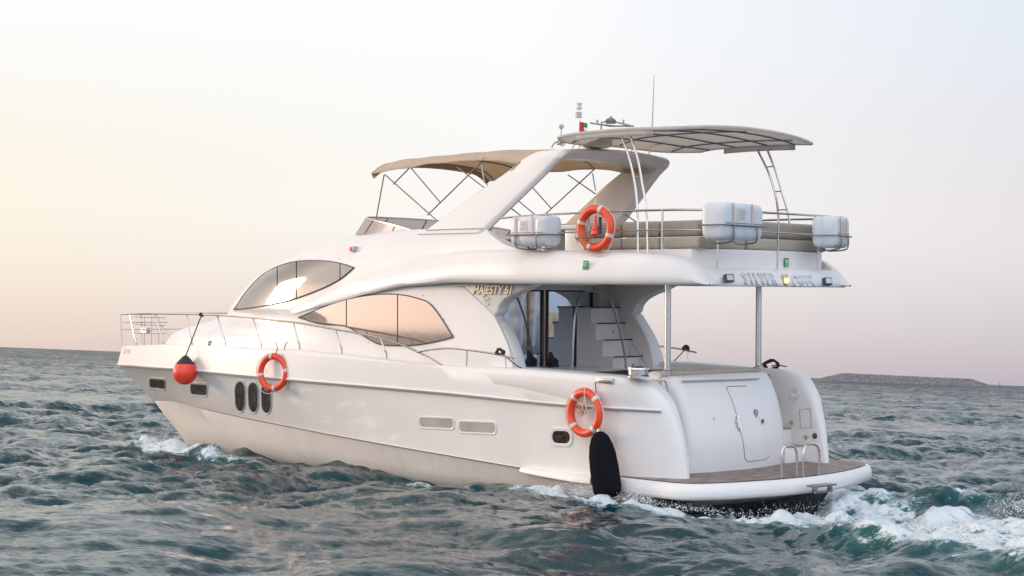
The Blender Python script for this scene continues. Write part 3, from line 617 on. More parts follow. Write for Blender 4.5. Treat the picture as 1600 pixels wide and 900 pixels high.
for cx, cy in ((375.5, 620), (396, 621.5), (416.5, 623)): hull_opening('oval_window', cx, cy, 17, 52, M['port'], M['raft'], .5, .034)
hull_opening('hull_vent', 682, 661, 56, 20, M['recess'], M['gel'], .35, .03, raise_=.014)
hull_opening('hull_vent', 746, 668, 60, 21, M['recess'], M['gel'], .35, .03, raise_=.014)
hull_opening('porthole', 877, 683, 36, 30, M['port'], M['gel'], .4, .055)

# registration marks near the bow and a small maker's mark (faint)
def bulY(X, Z): return yrub(X)+.02
text_part('registration_mark', '|8T8', .13, Fp(pS(198, 549, bulY, .02)), M['cream'], yacht, ext=.004)
P = pS(328, 537, houseY, .01); MBuild().tube(ringarc(P, .055, 0, rad(40), rad(320), (-1, 0, 0), (0, 0, 1), 16), .010, 5).tube(ringarc(P, .03, 0, rad(200), rad(480), (-1, 0, 0), (0, 0, 1), 12), .007, 5).build('side_emblem', M['dark'], yacht)

# ------------------------------------------------------------------ guard rails
def railY(X): return max(0.0, yrub(X*1.012-.1)-.10)
top = [(192, 491), (230, 489.7), (300, 491), (350, 493), (400, 497), (470, 505), (550, 519), (600, 529), (630, 539), (665, 556), (692, 572)]
rp_ = [pS(*p, lambda X, Z: railY(X)) for p in top]
xs_r = [p[0] for p in rp_][::-1]; zs_r = [p[2] for p in rp_][::-1]
def rz(X): return interp(X, xs_r, zs_r)
for s in (1, -1):
    pts = [(X, s*railY(X), rz(X)) for X in np.linspace(xs_r[0], 17.4, 60)]+[(17.75, s*.18, rz(17.6)), (17.82, 0, rz(17.7))]
    R_ = MBuild().tube(smoothpath(pts, 2), .020).build('bow_rail', M['steel'], yacht)
    for tx, bx in (((203, 491), (213, 541)), ((243, 490), (255, 539)), ((291, 491), (300, 540)), ((339, 493), (352, 541)), ((395, 497), (408, 543)), ((458, 503.5), (468, 548)), ((524, 514), (534, 554)), ((595, 528), (604, 562))):
        a = pS(*tx, lambda X, Z: railY(X)); bx_ = pS(*bx, lambda X, Z: max(0, yd(scaleX(X, 17.9))-.05)); bz = zd(bx_[0])
        a[2] = rz(a[0]); mdp = bx_.copy(); mdp[2] = bz+.10; bx_[2] = bz-.01
        sb = MBuild().tube([(p[0], s*p[1], p[2]) for p in smoothpath([a, a*.25+mdp*.75+np.array([0, .015, 0]), mdp, bx_], 4)], .0165).build('stanchion', M['steel'], R_)
    # pulpit lower rails
    for dz in ((.36, 15.0), (.2, 16.8)):
        pts = [(X, s*railY(X)*.97, rz(X)-dz[0]) for X in np.linspace(dz[1], 17.4, 14)]+[(17.75, s*.17, rz(17.6)-dz[0]), (17.8, 0, rz(17.6)-dz[0])]
        MBuild().tube(pts, .011).build('pulpit_rail', M['steel'], R_)
for y in (.28, -.28): MBuild().tube([(17.55, y, 2.02), (17.62, y, rz(17.6))], .013).build('pulpit_post', M['steel'], yacht)
ga = MBuild()
for z in (2.32, 2.52, 2.7): ga.tube([(16.7, -.35, z), (17.75, -.2, z)], .009)
for x in (16.9, 17.2, 17.5): ga.tube([(x, -.3, 2.0), (x, -.3, 2.72)], .009)
ga.box((17.3, -.33, 2.33), (17.55, -.22, 2.45)); ga.build('folded_gangway', M['steel'], yacht)
# short coaming rails
for s in (1, -1):
    pts = [pY(*p, 2.38) for p in [(652, 550), (672, 546.5), (700, 544.5), (730, 547), (770, 552.5), (803, 560)]]
    R_ = MBuild().tube([(p[0], s*p[1], p[2]) for p in smoothpath(pts, 4)], .0165).build('coaming_rail', M['steel'], yacht)
    for tx, bx in (((730, 547), (729, 574)), ((790, 557), (791, 577))):
        a, b = pY(*tx, 2.38), pY(*bx, 2.38); MBuild().tube([(p[0], s*p[1], p[2]) for p in (a, b)], .014).build('stanchion', M['steel'], R_)
# deck cleats beside the foremost lifebuoy
cl = MBuild(); 
for dx in (-4, 6): 
    a = pS(438+dx, 546, bulY, -.08); cl.tube([a, a+[(.05 if dx < 0 else -.05), 0, .12], a+[(.10 if dx < 0 else -.10), 0, .14]], .012, 6)
cl.build('deck_cleat', M['steeld'], yacht)
# stainless warping drum and fairlead on the port coaming
c0 = np.array([.35, 2.2, 2.07]); P = pZ(953, 590, 2.08); cw = MBuild().lathe([(.0, .145), (.17, .145), (.175, .12), (.16, .11), (.16, .04), (.18, .02), (.18, 0)], (P[0], min(P[1], 2.25), 2.07), (0, 0, 1), 24).build('warping_drum', M['steel'], yacht)
MBuild().lathe([(0, .03), (.06, .02), (.09, 0)], (P[0]-.02, min(P[1], 2.25), 2.215), (0, 0, 1), 16).build('drum_cap', M['dark'], cw)
f = MBuild(); A = pY(923, 592, 2.47); B = pY(961, 601, 2.47); f.box((B[0]+.12, 2.34, 1.95), (A[0]-.06, 2.405, 2.03)); f.build('fairlead_plate', M['steel'], yacht, bevel=.008)

# ------------------------------------------------------------------ flybridge: windscreen, arch, bimini, seats, rails, canopy
def scr(t):  # plan of the screen, t=0 front centre .. 1 aft end
    a = t*math.pi/2; return 8.75-2.9*(1-math.cos(a))-(.0), 1.55*math.sin(a)**.8
ws = []; wt = []
for t in np.linspace(-1, 1, 49):
    x, y = scr(abs(t)); y = y*(1 if t > 0 else -1); h = .36*(1-abs(t)**2.2); ws.append((x, y, 4.46)); wt.append((x-.75*h*1.2-.0, y*(1-.06*h), 4.46+h))
w = MBuild().grid([ws, [tuple((np.array(a)+np.array(b))/2) for a, b in zip(ws, wt)], wt]).build('flybridge_windscreen', M['smoke'], yacht)
MBuild().tube(wt, .016, 6).build('windscreen_rail', M['steel'], w)
for i in (4, 10, 17, 24, 31, 38, 44): MBuild().tube([ws[i], wt[i]], .012, 6).build('windscreen_mullion', M['trim'], w)
# arch
ZF = [4.40, 4.47, 4.69, 5.11, 5.47, 5.72, 5.86]; XF = [5.66, 5.46, 5.06, 4.32, 3.62, 3.18, 2.98]
ZA = [4.40, 4.44, 4.60, 5.07, 5.43, 5.63, 5.86]; XAa = [3.96, 3.91, 3.70, 3.12, 2.68, 2.40, 2.22]
path = [(1.74-.36*(z-4.4)/1.4, z) for z in (4.40, 4.47, 4.6, 4.8, 5.0, 5.2, 5.4, 5.5)]
for a in np.linspace(8, 90, 8): path.append((1.46-.20+.20*math.cos(rad(a))-.02*a/90, 5.60+.20*math.sin(rad(a))))
path += [(.9, 5.83), (.5, 5.855), (0, 5.865)]
path += [(-y, z) for y, z in path[::-1][1:]]
P = [np.array(p) for p in path]; rows = []
for i, p in enumerate(P):
    t_ = P[min(i+1, len(P)-1)]-P[max(i-1, 0)]; t_ /= np.linalg.norm(t_); n_ = np.array([t_[1], -t_[0]])
    if i < len(P)/2: pass
    th = .17; inn = p-n_*th if np.dot(n_, p-np.array([0, 5.0])) > 0 else p+n_*th
    z = min(p[1], 5.80); a, b = interp(z, ZF, XF), interp(z, ZA, XAa); zi = min(max(inn[1], 4.4), 5.74); ai, bi = interp(zi, ZF, XF), interp(zi, ZA, XAa)
    bev = .05
    def q(x, f_): y_, z_ = p+(inn-p)*f_; return (x, y_, z_)
    rows.append([q(a-.0, .35), q(a-.03, .08), q(a-.1, 0), q((a+b)/2, -.012), q(b+.14, 0), q(b+.05, .06), q(b+.0, .3), q(bi+.0, .7), q(bi+.05, .95), q(bi+.14, 1), q((ai+bi)/2, 1), q(ai-.1, 1), q(ai-.02, .9), q(ai, .6)])
arch = MBuild().grid(rows, closeu=True).build('radar_arch', M['gel'], yacht, angle=52)
for s in (1, -1): MBuild().tube([pYm for pYm in [(5.4, s*1.735, 4.47), (4.6, s*1.75, 4.475), (3.93, s*1.74, 4.47)]], .006, 5).build('arch_joint', M['gap_shade'], arch)
# nav light on the deckhouse
P = pS(555, 389, houseY, .0); nl = MBuild().box((P[0]-.06, P[1]-.05, P[2]-.05), (P[0]+.06, P[1]+.07, P[2]+.05)).build('navigation_light', M['grey'], yacht, bevel=.012)
MBuild().box((P[0]+.02, P[1]+.055, P[2]-.035), (P[0]+.075, P[1]+.078, P[2]+.035)).build('red_lens', M['redball'], nl)
# bimini canvas
bim = []
def bimw(x): return interp(x, [2.6, 3.2, 4.2, 5.0], [.78, .84, .97, 1])
def bimz(x, y):
    cen = interp(x, [2.6, 3.2, 4.2, 5.5, 6.6, 7.15], [5.86, 5.90, 5.93, 5.93, 5.90, 5.84]); low = interp(x, [2.6, 3.4, 4.2, 5.5, 6.2, 7.15], [5.50, 5.58, 5.69, 5.68, 5.63, 5.57])
    e_ = min(1, abs(y)/1.52); k = max(0, (e_-.72)/.28)
    return cen-.11*e_*e_-(cen-.11-low)*k**1.8-.016*math.sin((x-1.23)*math.pi/2.94)**2*(1-k)
for x in np.linspace(2.7, 7.12, 42): bim.append([(x, y*bimw(x), bimz(x, y)+.005*math.sin(7*x+4*y)*abs(y)) for y in np.linspace(-1.52, 1.52, 41)])
bim.append([(7.17, y*.99, bimz(7.12, y)-.04) for y in np.linspace(-1.52, 1.52, 41)]); bim.append([(7.12, y*.98, bimz(7.12, y)-.10) for y in np.linspace(-1.52, 1.52, 41)])
bm_ = MBuild().grid(bim).tube([(7.14, y, bimz(7.12, y)-.03) for y in np.linspace(-1.5, 1.5, 25)], .035, 8).build('bimini_canvas', M['canvas'], yacht, solid=.012)
for s in (1, -1):
    Y = 1.45
    for a, b in (((600, 273.7), (587.5, 342.5)), ((601, 272.5), (683, 345)), ((641, 261), (614.5, 288)), ((641, 261), (687.5, 316)), ((755, 251), (668, 336)), ((752.5, 257.5), (757, 286))):
        A, B = pY(*a, Y), pY(*b, Y); MBuild().tube([(A[0], s*A[1], A[2]), (B[0], s*B[1], B[2])], .0125).build('bimini_pole', M['steeld'], bm_)
    for a, b in (((3.3, 5.62), (4.9, 4.5)), ((4.9, 5.6), (3.0, 4.55))): MBuild().tube([(a[0], s*1.45, a[1]), (b[0], s*1.5, b[1])], .0125).build('bimini_pole', M['steeld'], bm_)
for x in (4.23, 6.17, 6.95): MBuild().tube([(x, y, bimz(x, y)-.03) for y in np.linspace(-1.46, 1.46, 15)], .014).build('bimini_bow', M['steeld'], bm_)
# aft locker and sofa
fx = lambda y: -1.0+.25*(abs(y)/1.6)**3
lk = MBuild().prism([(2.3, 1.72), (-.70, 1.72), (-.86, 1.5), (-.95, .8), (-.97, 0), (-.95, -.8), (-.86, -1.5), (-.75, -1.7), (2.3, -1.7)], 2, 3.6, 4.07).build('sofa_base', M['gel'], yacht, bevel=.03)
for y0, y1 in ((1.55, .55), (.53, -.5), (-.52, -1.5)):
    x = -.93+.12*((y0+y1)/2/1.5)**2; sg = (y0+y1)/2
    MBuild().box((x, y1, 4.075), (x+.2, y0, 4.26)).build('seat_cushion', M['vinyl2'], yacht, bevel=.04); MBuild().box((x+.0, y1, 4.27), (x+.18, y0, 4.53)).build('back_cushion', M['vinyl'], yacht, bevel=.05)
for x0, x1 in ((-.85, -.05), (-.03, .75), (.77, 1.55)):
    MBuild().box((x0, 1.50, 4.075), (x1, 1.72, 4.25)).build('seat_cushion', M['vinyl2'], yacht, bevel=.04); MBuild().box((x0, 1.54, 4.26), (x1, 1.72, 4.51)).build('back_cushion', M['vinyl'], yacht, bevel=.05)
    MBuild().box((x0, -1.70, 4.075), (x1, -1.48, 4.5)).build('back_cushion', M['vinyl'], yacht, bevel=.05)
# wet bar, helm seat and steering wheel on the flybridge
wb = MBuild().box((1.75, .7, 3.6), (2.15, 1.55, 4.42)).box((1.7, .66, 4.42), (2.75, 1.58, 4.50)).box((2.6, .7, 3.6), (2.7, 1.55, 4.42)).build('wet_bar', M['gel'], yacht, bevel=.02)
MBuild().tube([(1.70, 1.56, 3.7), (1.70, 1.56, 4.4)], .03).build('bar_leg', M['brass'], wb)
hs = MBuild().box((4.0, -.9, 3.6), (4.5, .6, 4.2)).box((3.95, -.9, 4.2), (4.1, .6, 4.62)).build('helm_seat', M['gel'], yacht, bevel=.05)
MBuild().tube(ringarc((3.3, 1.2, 4.28), .19, 0, 0, 2*math.pi, (0, 1, 0), (.4, 0, .9), 25)[:-1], .014, 6, closed=True).tube([(3.3, 1.02, 4.28), (3.3, 1.38, 4.28)], .012).build('steering_wheel', M['dark'], yacht)
# flybridge rails
rt = [(3.23, 2.02, 4.62), (2.4, 2.08, 4.645), (.55, 2.1, 4.665), (-.4, 2.1, 4.66), (-.95, 1.98, 4.655), (-1.18, 1.65, 4.65), (-1.26, 1.0, 4.65), (-1.3, 0, 4.65)]
full_r = rt+[mir(p) for p in rt[::-1][1:]]
fr_o = MBuild().tube(smoothpath(full_r, 5), .018).build('flybridge_rail', M['steel'], yacht)
m_ = [(p[0], p[1], p[2]-.31) for p in full_r]; m_[0] = (3.28, 1.94, 4.27); m_[-1] = (3.28, -1.94, 4.27)
MBuild().tube(smoothpath(m_, 5), .012).build('middle_rail', M['steel'], fr_o)
for s in (1, -1):
    for X in (2.05, 1.1, -.44): MBuild().tube([(X, s*2.1, 4.66), (X, s*2.1, 4.02)], .016).build('stanchion', M['steel'], fr_o)
for y, x in ((1.62, -1.14), (.26, -1.27), (-.87, -1.25)): MBuild().tube([(x-.02, y, 4.65), (x-.0, y, 3.76)], .016).build('stanchion', M['steel'], fr_o)
# hard canopy on two ladder legs
cz = lambda x, y: 5.915+.125*(1-(y/1.9)**2)+.06*(1-((x-.9)/1.6)**2)-.14*max(0, (x-1.7)/.8)**2*(1)+0
cor = []
cx_ = np.linspace(-1, 1, 25); 
rows = []
for k in np.linspace(0, 1, 27):
    row = []
    for j in np.linspace(-1, 1, 27):
        y = 1.88*j; xa = -.56+.16*abs(j)**4; xf = 2.42-.42*abs(j)**4; x = xa+(xf-xa)*k; row.append((x, y, cz(x, y)-(.0)))
    rows.append(row)
can = MBuild().grid(rows).build('canopy', M['canvasg'], yacht, solid=.035, angle=80)
# rolled front and side valances
edge = [rows[0][j] for j in range(27)]+[rows[k][26] for k in range(1, 27)]+[rows[26][j] for j in range(25, -1, -1)]+[rows[k][0] for k in range(25, 0, -1)]
MBuild().tube(edge, .028, 8, closed=True).build('canopy_edge', M['canvasg'], can)
for s in (1, -1):
    vr = [[(x, s*1.885, cz(x, 1.88)-d) for x in np.linspace(1.6 if s > 0 else 1.5, -.05, 10)] for d in (0, .06, .11)]; MBuild().grid(vr).build('canopy_valance', M['canvasg'], can, solid=.008)
for j in (-.85, -.45, -.1, .25, .6, .9):
    pass
for k in (.12, .38, .64, .88):
    MBuild().tube([(r_[0], r_[1], r_[2]-.045) for r_ in rows[int(k*26)][1:-1]], .014).build('canopy_frame_bow', M['steeld'], can)
for j in (4, 13, 22): MBuild().tube([(rows[k][j][0], rows[k][j][1], rows[k][j][2]-.045) for k in range(1, 26)], .014).build('canopy_frame_beam', M['steeld'], can)
for s in (1, -1):
    if s > 0: la, lb_ = [(972, 214), (984, 250), (992, 286), (996, 328), (997, 396)], [(985, 212), (997, 250), (1003.5, 286), (1010, 328), (1012, 396)]
    else: la, lb_ = [(1183.5, 234), (1201, 270), (1212.5, 308), (1215.5, 335), (1216.5, 372)], [(1198.5, 233), (1212.5, 269), (1224, 308), (1232, 335), (1235, 372)]
    ly = [1.82, 1.88, 1.93, 1.97, 2.0]
    rp1 = smoothpath([pY(*p, s*y) for p, y in zip(la, ly)], 4); rp2 = smoothpath([pY(*p, s*y) for p, y in zip(lb_, ly)], 4)
    lg_ = MBuild().tube(rp1, .02).tube(rp2, .02).build('canopy_leg', M['steel'], yacht)
    for f_ in (3, 7, 11, 14): 
        if s > 0 and f_ > 10: continue
        MBuild().tube([rp1[f_], rp2[f_]], .012).build('rung', M['steel'], lg_)
# struts from the arch to the canopy
for y in (1.25, .75, -.75, -1.25): MBuild().tube(smoothpath([(2.75, y, 5.84), (2.68, y, 5.92), (2.5, y, 5.96), (2.2, y, 5.99), (1.9, y, 6.0)], 4), .014).build('canopy_strut', M['steel'], yacht)
# antennas and instruments
def A(px, py, Y): return pY(px, py, Y)
rd = MBuild().lathe([(.0, .0), (.20, .0), (.27, .03), (.27, .13), (.22, .18), (0, .2)], (2.35, .55, 5.86), (0, 0, 1), 24).build('radome', M['cream'], yacht)
MBuild().tube([A(1019, 200, 0), A(1022, 117, 0)], [.014, .006]).build('whip_antenna', M['grey'], yacht)
Bq = A(905, 232, .3); Tq = A(905, 160, .3)
mt = MBuild().tube([Bq, A(905.5, 172, .3)], .014).build('signal_mast', M['steel'], yacht)
MBuild().lathe([(0, 0), (.055, .0), (.055, .10), (0, .10)], A(904, 184, .3), (0, 0, 1), 16).build('mast_light', M['grey'], mt)
MBuild().lathe([(0, 0), (.045, .0), (.05, .02), (.05, .035), (.038, .04), (.038, .09), (.052, .095), (.052, .115), (0, .12)], A(905, 171, .3), (0, 0, 1), 16).build('masthead_light', M['cream'], mt)
gp = MBuild().tube([A(876, 224, .9), A(877, 202, .9)], .010).lathe([(0, 0), (.03, .01), (.045, .04), (.045, .06), (.02, .085), (0, .09)], A(877, 202, .9), (0, 0, 1), 16).build('satellite_receiver', M['grey'], yacht)
for (x, y, Y) in ((876, 224, .95), (912, 226, .6)): MBuild().lathe([(0, 0), (.02, -.12), (.03, 0), (.055, .06), (.06, .07), (.0, .05)], A(x, y, Y), (-.9, .3, 0), 14).build('horn', M['steeld'], yacht)
ra = MBuild(); z0 = 6.22
ra.tube([A(922, 192, .2), A(955, 197, 0), A(990, 197, -.4)], .016).tube([A(939, 203, .2), A(940, 191, .1), A(955, 189, 0), A(985, 196, -.3)], .014)
for p in ((933, 193), (974, 193)): ra.tube([A(*p, 0), A(p[0], p[1]-6, 0)], .018)
ra.lathe([(0, 0), (.09, 0), (.10, .05), (.06, .09), (0, .09)], A(954, 193, 0), (0, 0, 1), 14).lathe([(0, 0), (.03, 0), (.03, .08), (0, .08)], A(954, 189, 0), (0, 0, 1), 10); ra.build('instrument_rack', M['steeld'], yacht)
# safety signs
for (px, py, mode) in ((915, 414, 'p'), (1229, 410, 'a')):
    if mode == 'p':
        c_ = pY(px, py, myo(1.0)+.002); fr2 = Fp(c_); mat_ = fr2
    else:
        c_ = pX(px, py, -.985); mat_ = frame_at(c_, (0, -1, 0), (0, 0, 1))
    sgn_ = MBuild().box((-.055, -.07, -.004), (.055, .07, .004)); 
    for i_, v_ in enumerate(sgn_.v): sgn_.v[i_] = tuple(mat_@Vector((v_[0]+(.15*v_[1] if mode == 'p' else 0), v_[1], v_[2])))
    so_ = sgn_.build('safety_sign', M['green'], yacht, smooth=False)
    rg = MBuild().tube([tuple(mat_@Vector((.028*math.cos(a), .012+.028*math.sin(a), .006))) for a in np.linspace(0, 2*math.pi, 17)[:-1]], .008, 5, closed=True)
    if mode == 'a': rg.tube([tuple(mat_@Vector((-.035, -.045, .006))), tuple(mat_@Vector((.035, -.045, .006)))], .008, 5)
    rg.build('sign_symbol', M['lime'], so_)
# name on the stern fascia, amber lamp and two floodlights
def pF(px, py, off=.0):
    X = -1.2
    for _ in range(50): P = pX(px, py, X); X = .5*X+.5*(fasc_x(P[1])+interp(P[2], [3.52, 3.6, 3.7, 3.765], [0, .03, .09, .15])-off)
    return P
def fascia_text(name, s_, x0, x1, yc):
    n = len(s_)
    for i, ch in enumerate(s_):
        px = x0+(x1-x0)*(i+.5)/n; c_ = pF(px, yc+(px-1160)*.02, .012); y = c_[1]; dx = (fasc_x(y-.05)-fasc_x(y+.05))/.1
        o = text_part(name, ch, .285, frame_at(c_, (-dx, -1, 0), (.55*.8, 0, 1)), M['silver'], yacht, ext=.016, bold=.004, sx=.64)
fascia_text('name_lettering', 'SILVER', 1160, 1213, 436); fascia_text('name_lettering', 'CREEK', 1238, 1272, 438)
P = pF(1226, 437.5, .01); am = MBuild().box((P[0]-.03, P[1]-.05, P[2]-.085), (P[0]+.03, P[1]+.05, P[2]+.085)).build('amber_lamp_housing', M['brass'], yacht, bevel=.012)
MBuild().lathe([(0, .035), (.035, .03), (.048, .0)], (P[0]-.028, P[1], P[2]-.01), (-1, 0, .2), 16).build('amber_lamp_lens', M['lamp'], am)
for px, py in ((1138.5, 435), (1292.5, 440)):
    P = pF(px, py, .03); dx = 0; F_ = frame_at(P, (0.15, -1, 0), (.5, 0, 1))
    def bx(lo, hi, name, m, par):
        b_ = MBuild().box(lo, hi); b_.v = [tuple(F_@Vector((v_[0]+.6*v_[1], v_[1], v_[2]))) for v_ in b_.v]; return b_.build(name, m, par, bevel=.006, seg=2)
    fl = bx((-.13, -.065, -.02), (.13, .065, .03), 'floodlight', M['dark'], yacht); bx((-.10, -.045, .028), (.10, .045, .036), 'floodlight_lens', M['lens'], fl)

# ================================================================== things that hang on or stand on the yacht
def bframe(c, X, Z):    # thing frame: local x = X, local z = Z (boat axes)
    X = Vector(X).normalized(); Z = Vector(Z); Y = Z.cross(X).normalized(); Z = X.cross(Y)
    return Matrix(((X.x, Y.x, Z.x), (X.y, Y.y, Z.y), (X.z, Y.z, Z.z))).to_4x4()
def life_buoy(label, c, outward, up, R=.305, r=.062, tape_n=4, gear='tangle', a0=45):
    # ring lies in the local XZ plane, facing +Y local
    Zv = Vector(up).normalized(); Yv = Vector(outward).normalized(); Xv = Yv.cross(Zv).normalized(); Zv = Xv.cross(Yv)
    rot = Matrix(((Xv.x, Yv.x, Zv.x), (Xv.y, Yv.y, Zv.y), (Xv.z, Yv.z, Zv.z))).to_4x4()
    t = thing('life_buoy', label, 'life buoy', c, rot, 'orange life buoys hung on the yacht')
    ring = lambda R_, n, a=0, b=2*math.pi, y=0, sx=1: [(R_*math.cos(q), y, R_*math.sin(q)) for q in np.linspace(a, b, n)]
    MBuild().tube(ring(R, 49)[:-1], r, 16, closed=True).build('buoy_ring', M['orange'], t)
    for k in range(tape_n):
        a = rad(a0+k*360/tape_n); MBuild().tube(ring(R, 6, a-.09, a+.09), r+.003, 16).build('reflective_band', M['tape'], t)
    rp = []
    for q in np.linspace(0, 2*math.pi, 65)[:-1]:
        k = abs(math.sin(2*(q-rad(a0)))); rp.append(((R+r+.004+.035*k)*math.cos(q), .02, (R+r+.004+.035*k)*math.sin(q)-.03*k))
    MBuild().tube(rp, .007, 6, closed=True).build('grab_rope', M['rope'], t)
    rnd = random.Random(len(label)); tb_ = MBuild()
    if gear == 'light':
        MBuild().tube([(-.02, .03, .20), (-.02, .04, .06), (-.02, .045, -.02)], [.02, .028, .055], 12).lathe([(0, .0), (.06, .01), (.07, -.05), (.03, -.09), (0, -.09)], (-.02, .045, -.04), (0, 0, 1), 14).build('buoy_light', M['redball'], t)
        MBuild().tube([(-.10, .02, .18), (-.10, .02, -.10)], .03, 8).build('strobe_bracket', M['dark'], t)
        base = (.13, .06, -.2); sc2 = .10
    elif gear == 'tangle': base = (.0, .05, .02); sc2 = .07
    else: base = (.02, .05, -.30); sc2 = .06
    pts = [np.array(base)+np.array([rnd.gauss(0, sc2), rnd.gauss(0, .015), rnd.gauss(0, sc2*(1.3 if gear == 'tangle' else .8))]) for _ in range(16 if gear == 'light' else 11)]
    MBuild().tube(smoothpath(pts, 5), .008, 6).build('line_tangle', M['roped'], t)
    if gear == 'tangle':
        MBuild().tube([(-.06, .03, .28), (.0, .05, .12), (.02, .05, .02)], .008, 6).tube([(-.30, .05, .1), (-.12, .075, .02), (-.05, .07, .26), (-.04, .05, .42)], .007, 6).build('hanging_line', M['rope'], t)
    else: MBuild().tube([(.0, .03, .37), (.02, -.02, .48)], .008, 6).build('hanging_line', M['ropeb'] if gear != 'light' else M['rope'], t)
    return t
c1 = pY(427, 582, 2.52); life_buoy('orange ring buoy hanging over the tall oval hull windows near the bow', pS(427, 582, lambda X, Z: hullY(X, 1.6)+.15), (-.26, 1, .05), (-.20, 0, 1), gear='low', a0=70)
life_buoy('orange ring buoy above the rope fender at the stern quarter, beside the round steel drum', pY(914, 645, 2.56), (.05, 1, .03), (.02, 0, 1), R=.325, r=.066, a0=48)
life_buoy('orange ring buoy on the flybridge rail with a red light and brown line inside', pY(931, 357, 2.2), (-.05, 1, .0), (0, 0, 1), R=.31, r=.07, gear='light', a0=20)

# orange ball fender on a black line
c0 = pS(289, 582, lambda X, Z: hullY(X, 1.6)+.30)
bf = thing('ball_fender', 'orange red ball fender with dark top hanging from the bow rail on a black line', 'fender', c0)
wd = BOAT.inverted().to_3x3()@Vector((0, 0, 1))
prof = [(0.0, -.25), (.08, -.24), (.15, -.205), (.21, -.14), (.243, -.05), (.247, .02), (.23, .10), (.195, .17)]
MBuild().lathe(prof, (0, 0, 0), wd, 32).build('ball', M['redball'], bf)
MBuild().lathe([(.195, .17), (.14, .24), (.08, .305), (.045, .34), (.0, .36)], (0, 0, 0), wd, 32).build('neck', M['ropeb'], bf)
a = np.array(tuple(wd))*.34; tq = pS(315, 492, lambda X, Z: railY(X))-c0
MBuild().tube([a, tq], .012, 6).build('fender_line', M['ropeb'], bf); MBuild().tube(smoothpath([tq+np.array([.04, .02, .0]), tq+np.array([0, .03, .03]), tq+np.array([-.04, 0, .01]), tq+np.array([0, -.03, -.03])], 4, True), .018, 6, closed=True).build('knot', M['ropeb'], bf)
# black sausage fender
bt = pY(950, 772, 2.74); tp_ = pY(936, 674, 2.60); ax = Vector(tuple(tp_-bt)); ln = ax.length
sf = thing('sausage_fender', 'long black fabric covered fender hanging at the stern quarter below the aft ring buoy', 'fender', tuple(bt))
MBuild().lathe([(0, 0), (.14, .01), (.20, .07), (.225, .2), (.23, .45), (.215, .65), (.185, .80), (.12, .93), (.05, .985), (0, 1.0)] if False else [(r_, h_*ln) for r_, h_ in ((0, -.05), (.15, -.03), (.205, .02), (.22, .05), (.225, .2), (.225, .42), (.212, .62), (.185, .78), (.135, .91), (.07, .98), (0, 1.0))], (0, 0, 0), ax, 28).build('fender_body', mat('black_fleece', (.010, .010, .012), .95, bump=.3, bscale=60, spec=.02), sf)
MBuild().tube([tuple(ax), tuple(Vector(tuple(pY(931, 606, 2.50)-bt))), tuple(Vector(tuple(pY(930, 597, 2.40)-bt)))], .008, 6).build('fender_line', M['ropeb'], sf)
MBuild().lathe([(0, 0), (.03, 0), (.035, .04), (.02, .07), (0, .07)], ax*.985, ax, 10).build('eye', M['steeld'], sf)

# liferaft canisters
def liferaft(label, c, fwd, L_, H_, D_, lettering=True):
    Xv = Vector(fwd).normalized(); Zv = Vector((0, 0, 1)); Yv = Zv.cross(Xv).normalized()
    rot = Matrix(((Xv.x, Yv.x, 0), (Xv.y, Yv.y, 0), (Xv.z, Yv.z, 1))).to_4x4()
    t = thing('liferaft_canister', label, 'liferaft', c, rot, 'white liferaft canisters on the flybridge rail')
    # rounded capsule with seam and grooves, long axis = local X, outward = local Y
    rows = []
    stations = [(-1, .0), (-1, .55), (-.985, .80), (-.95, .92), (-.88, .98), (-.55, 1), (-.53, .985), (-.50, .985), (-.48, 1), (0, 1), (.48, 1), (.50, .985), (.53, .985), (.55, 1), (.88, .98), (.95, .92), (.985, .80), (1, .55), (1, .0)]
    for sx_, sc3 in stations:
        row = []
        for a in np.linspace(0, 2*math.pi, 41)[:-1]:
            ca, sa = math.cos(a), math.sin(a); e = .34
            y = math.copysign(abs(ca)**e, ca)*D_/2*sc3; z = math.copysign(abs(sa)**e, sa)*H_/2*sc3
            if sa < 0: y *= 1-.12*abs(sa)
            row.append((sx_*L_/2, y, z))
        rows.append(row)
    MBuild().grid(rows, closeu=True).build('canister_shell', M['raft'], t, angle=50)
    sm = MBuild(); sm.box((-L_/2+.03, D_/2-.004, -.03), (L_/2-.03, D_/2+.006, -.018)).build('seam', M['gap_shade'], t, bevel=.002, seg=1)
    for k in (-.18, .3):
        MBuild().box((k*L_-.02, D_/2+.002, -H_*.12), (k*L_+.02, D_/2+.009, H_*.49)).build('webbing_strap', M['strap'], t, bevel=.002, seg=1)
    bx_ = MBuild(); 
    # label panel with rows of small print
    pnl = MBuild().box((-.02*L_, D_/2+.001, -.02), (.2*L_, D_/2+.006, H_*.36)).build('label_panel', M['tape'], t, bevel=.002, seg=1)
    for i in range(5): bx_.box((-.0*L_, D_/2+.006, H_*(.05+.055*i)), (.17*L_-.02*(i % 3), D_/2+.008, H_*(.065+.055*i)))
    bx_.build('small_print', M['gap_shade'], pnl)
    # steel cradle
    cr_ = MBuild(); y1 = D_/2+.02; z1 = -.06
    cr_.tube([(-L_*.56, y1, z1), (L_*.56, y1, z1)], .012)
    cr_.tube([(-L_*.56, y1, z1), (-L_*.56, -D_/2, z1)], .012).tube([(L_*.56, y1, z1), (L_*.56, -D_/2, z1)], .012)
    for k in (-.3, .3): cr_.tube(smoothpath([(k*L_, y1, z1), (k*L_, y1-.01, -H_*.42), (k*L_, y1-.08, -H_*.55), (k*L_, -D_/2+.05, -H_*.55), (k*L_, -D_/2, z1)], 3), .012)
    cr_.build('cradle', M['steeld'], t)
    return t
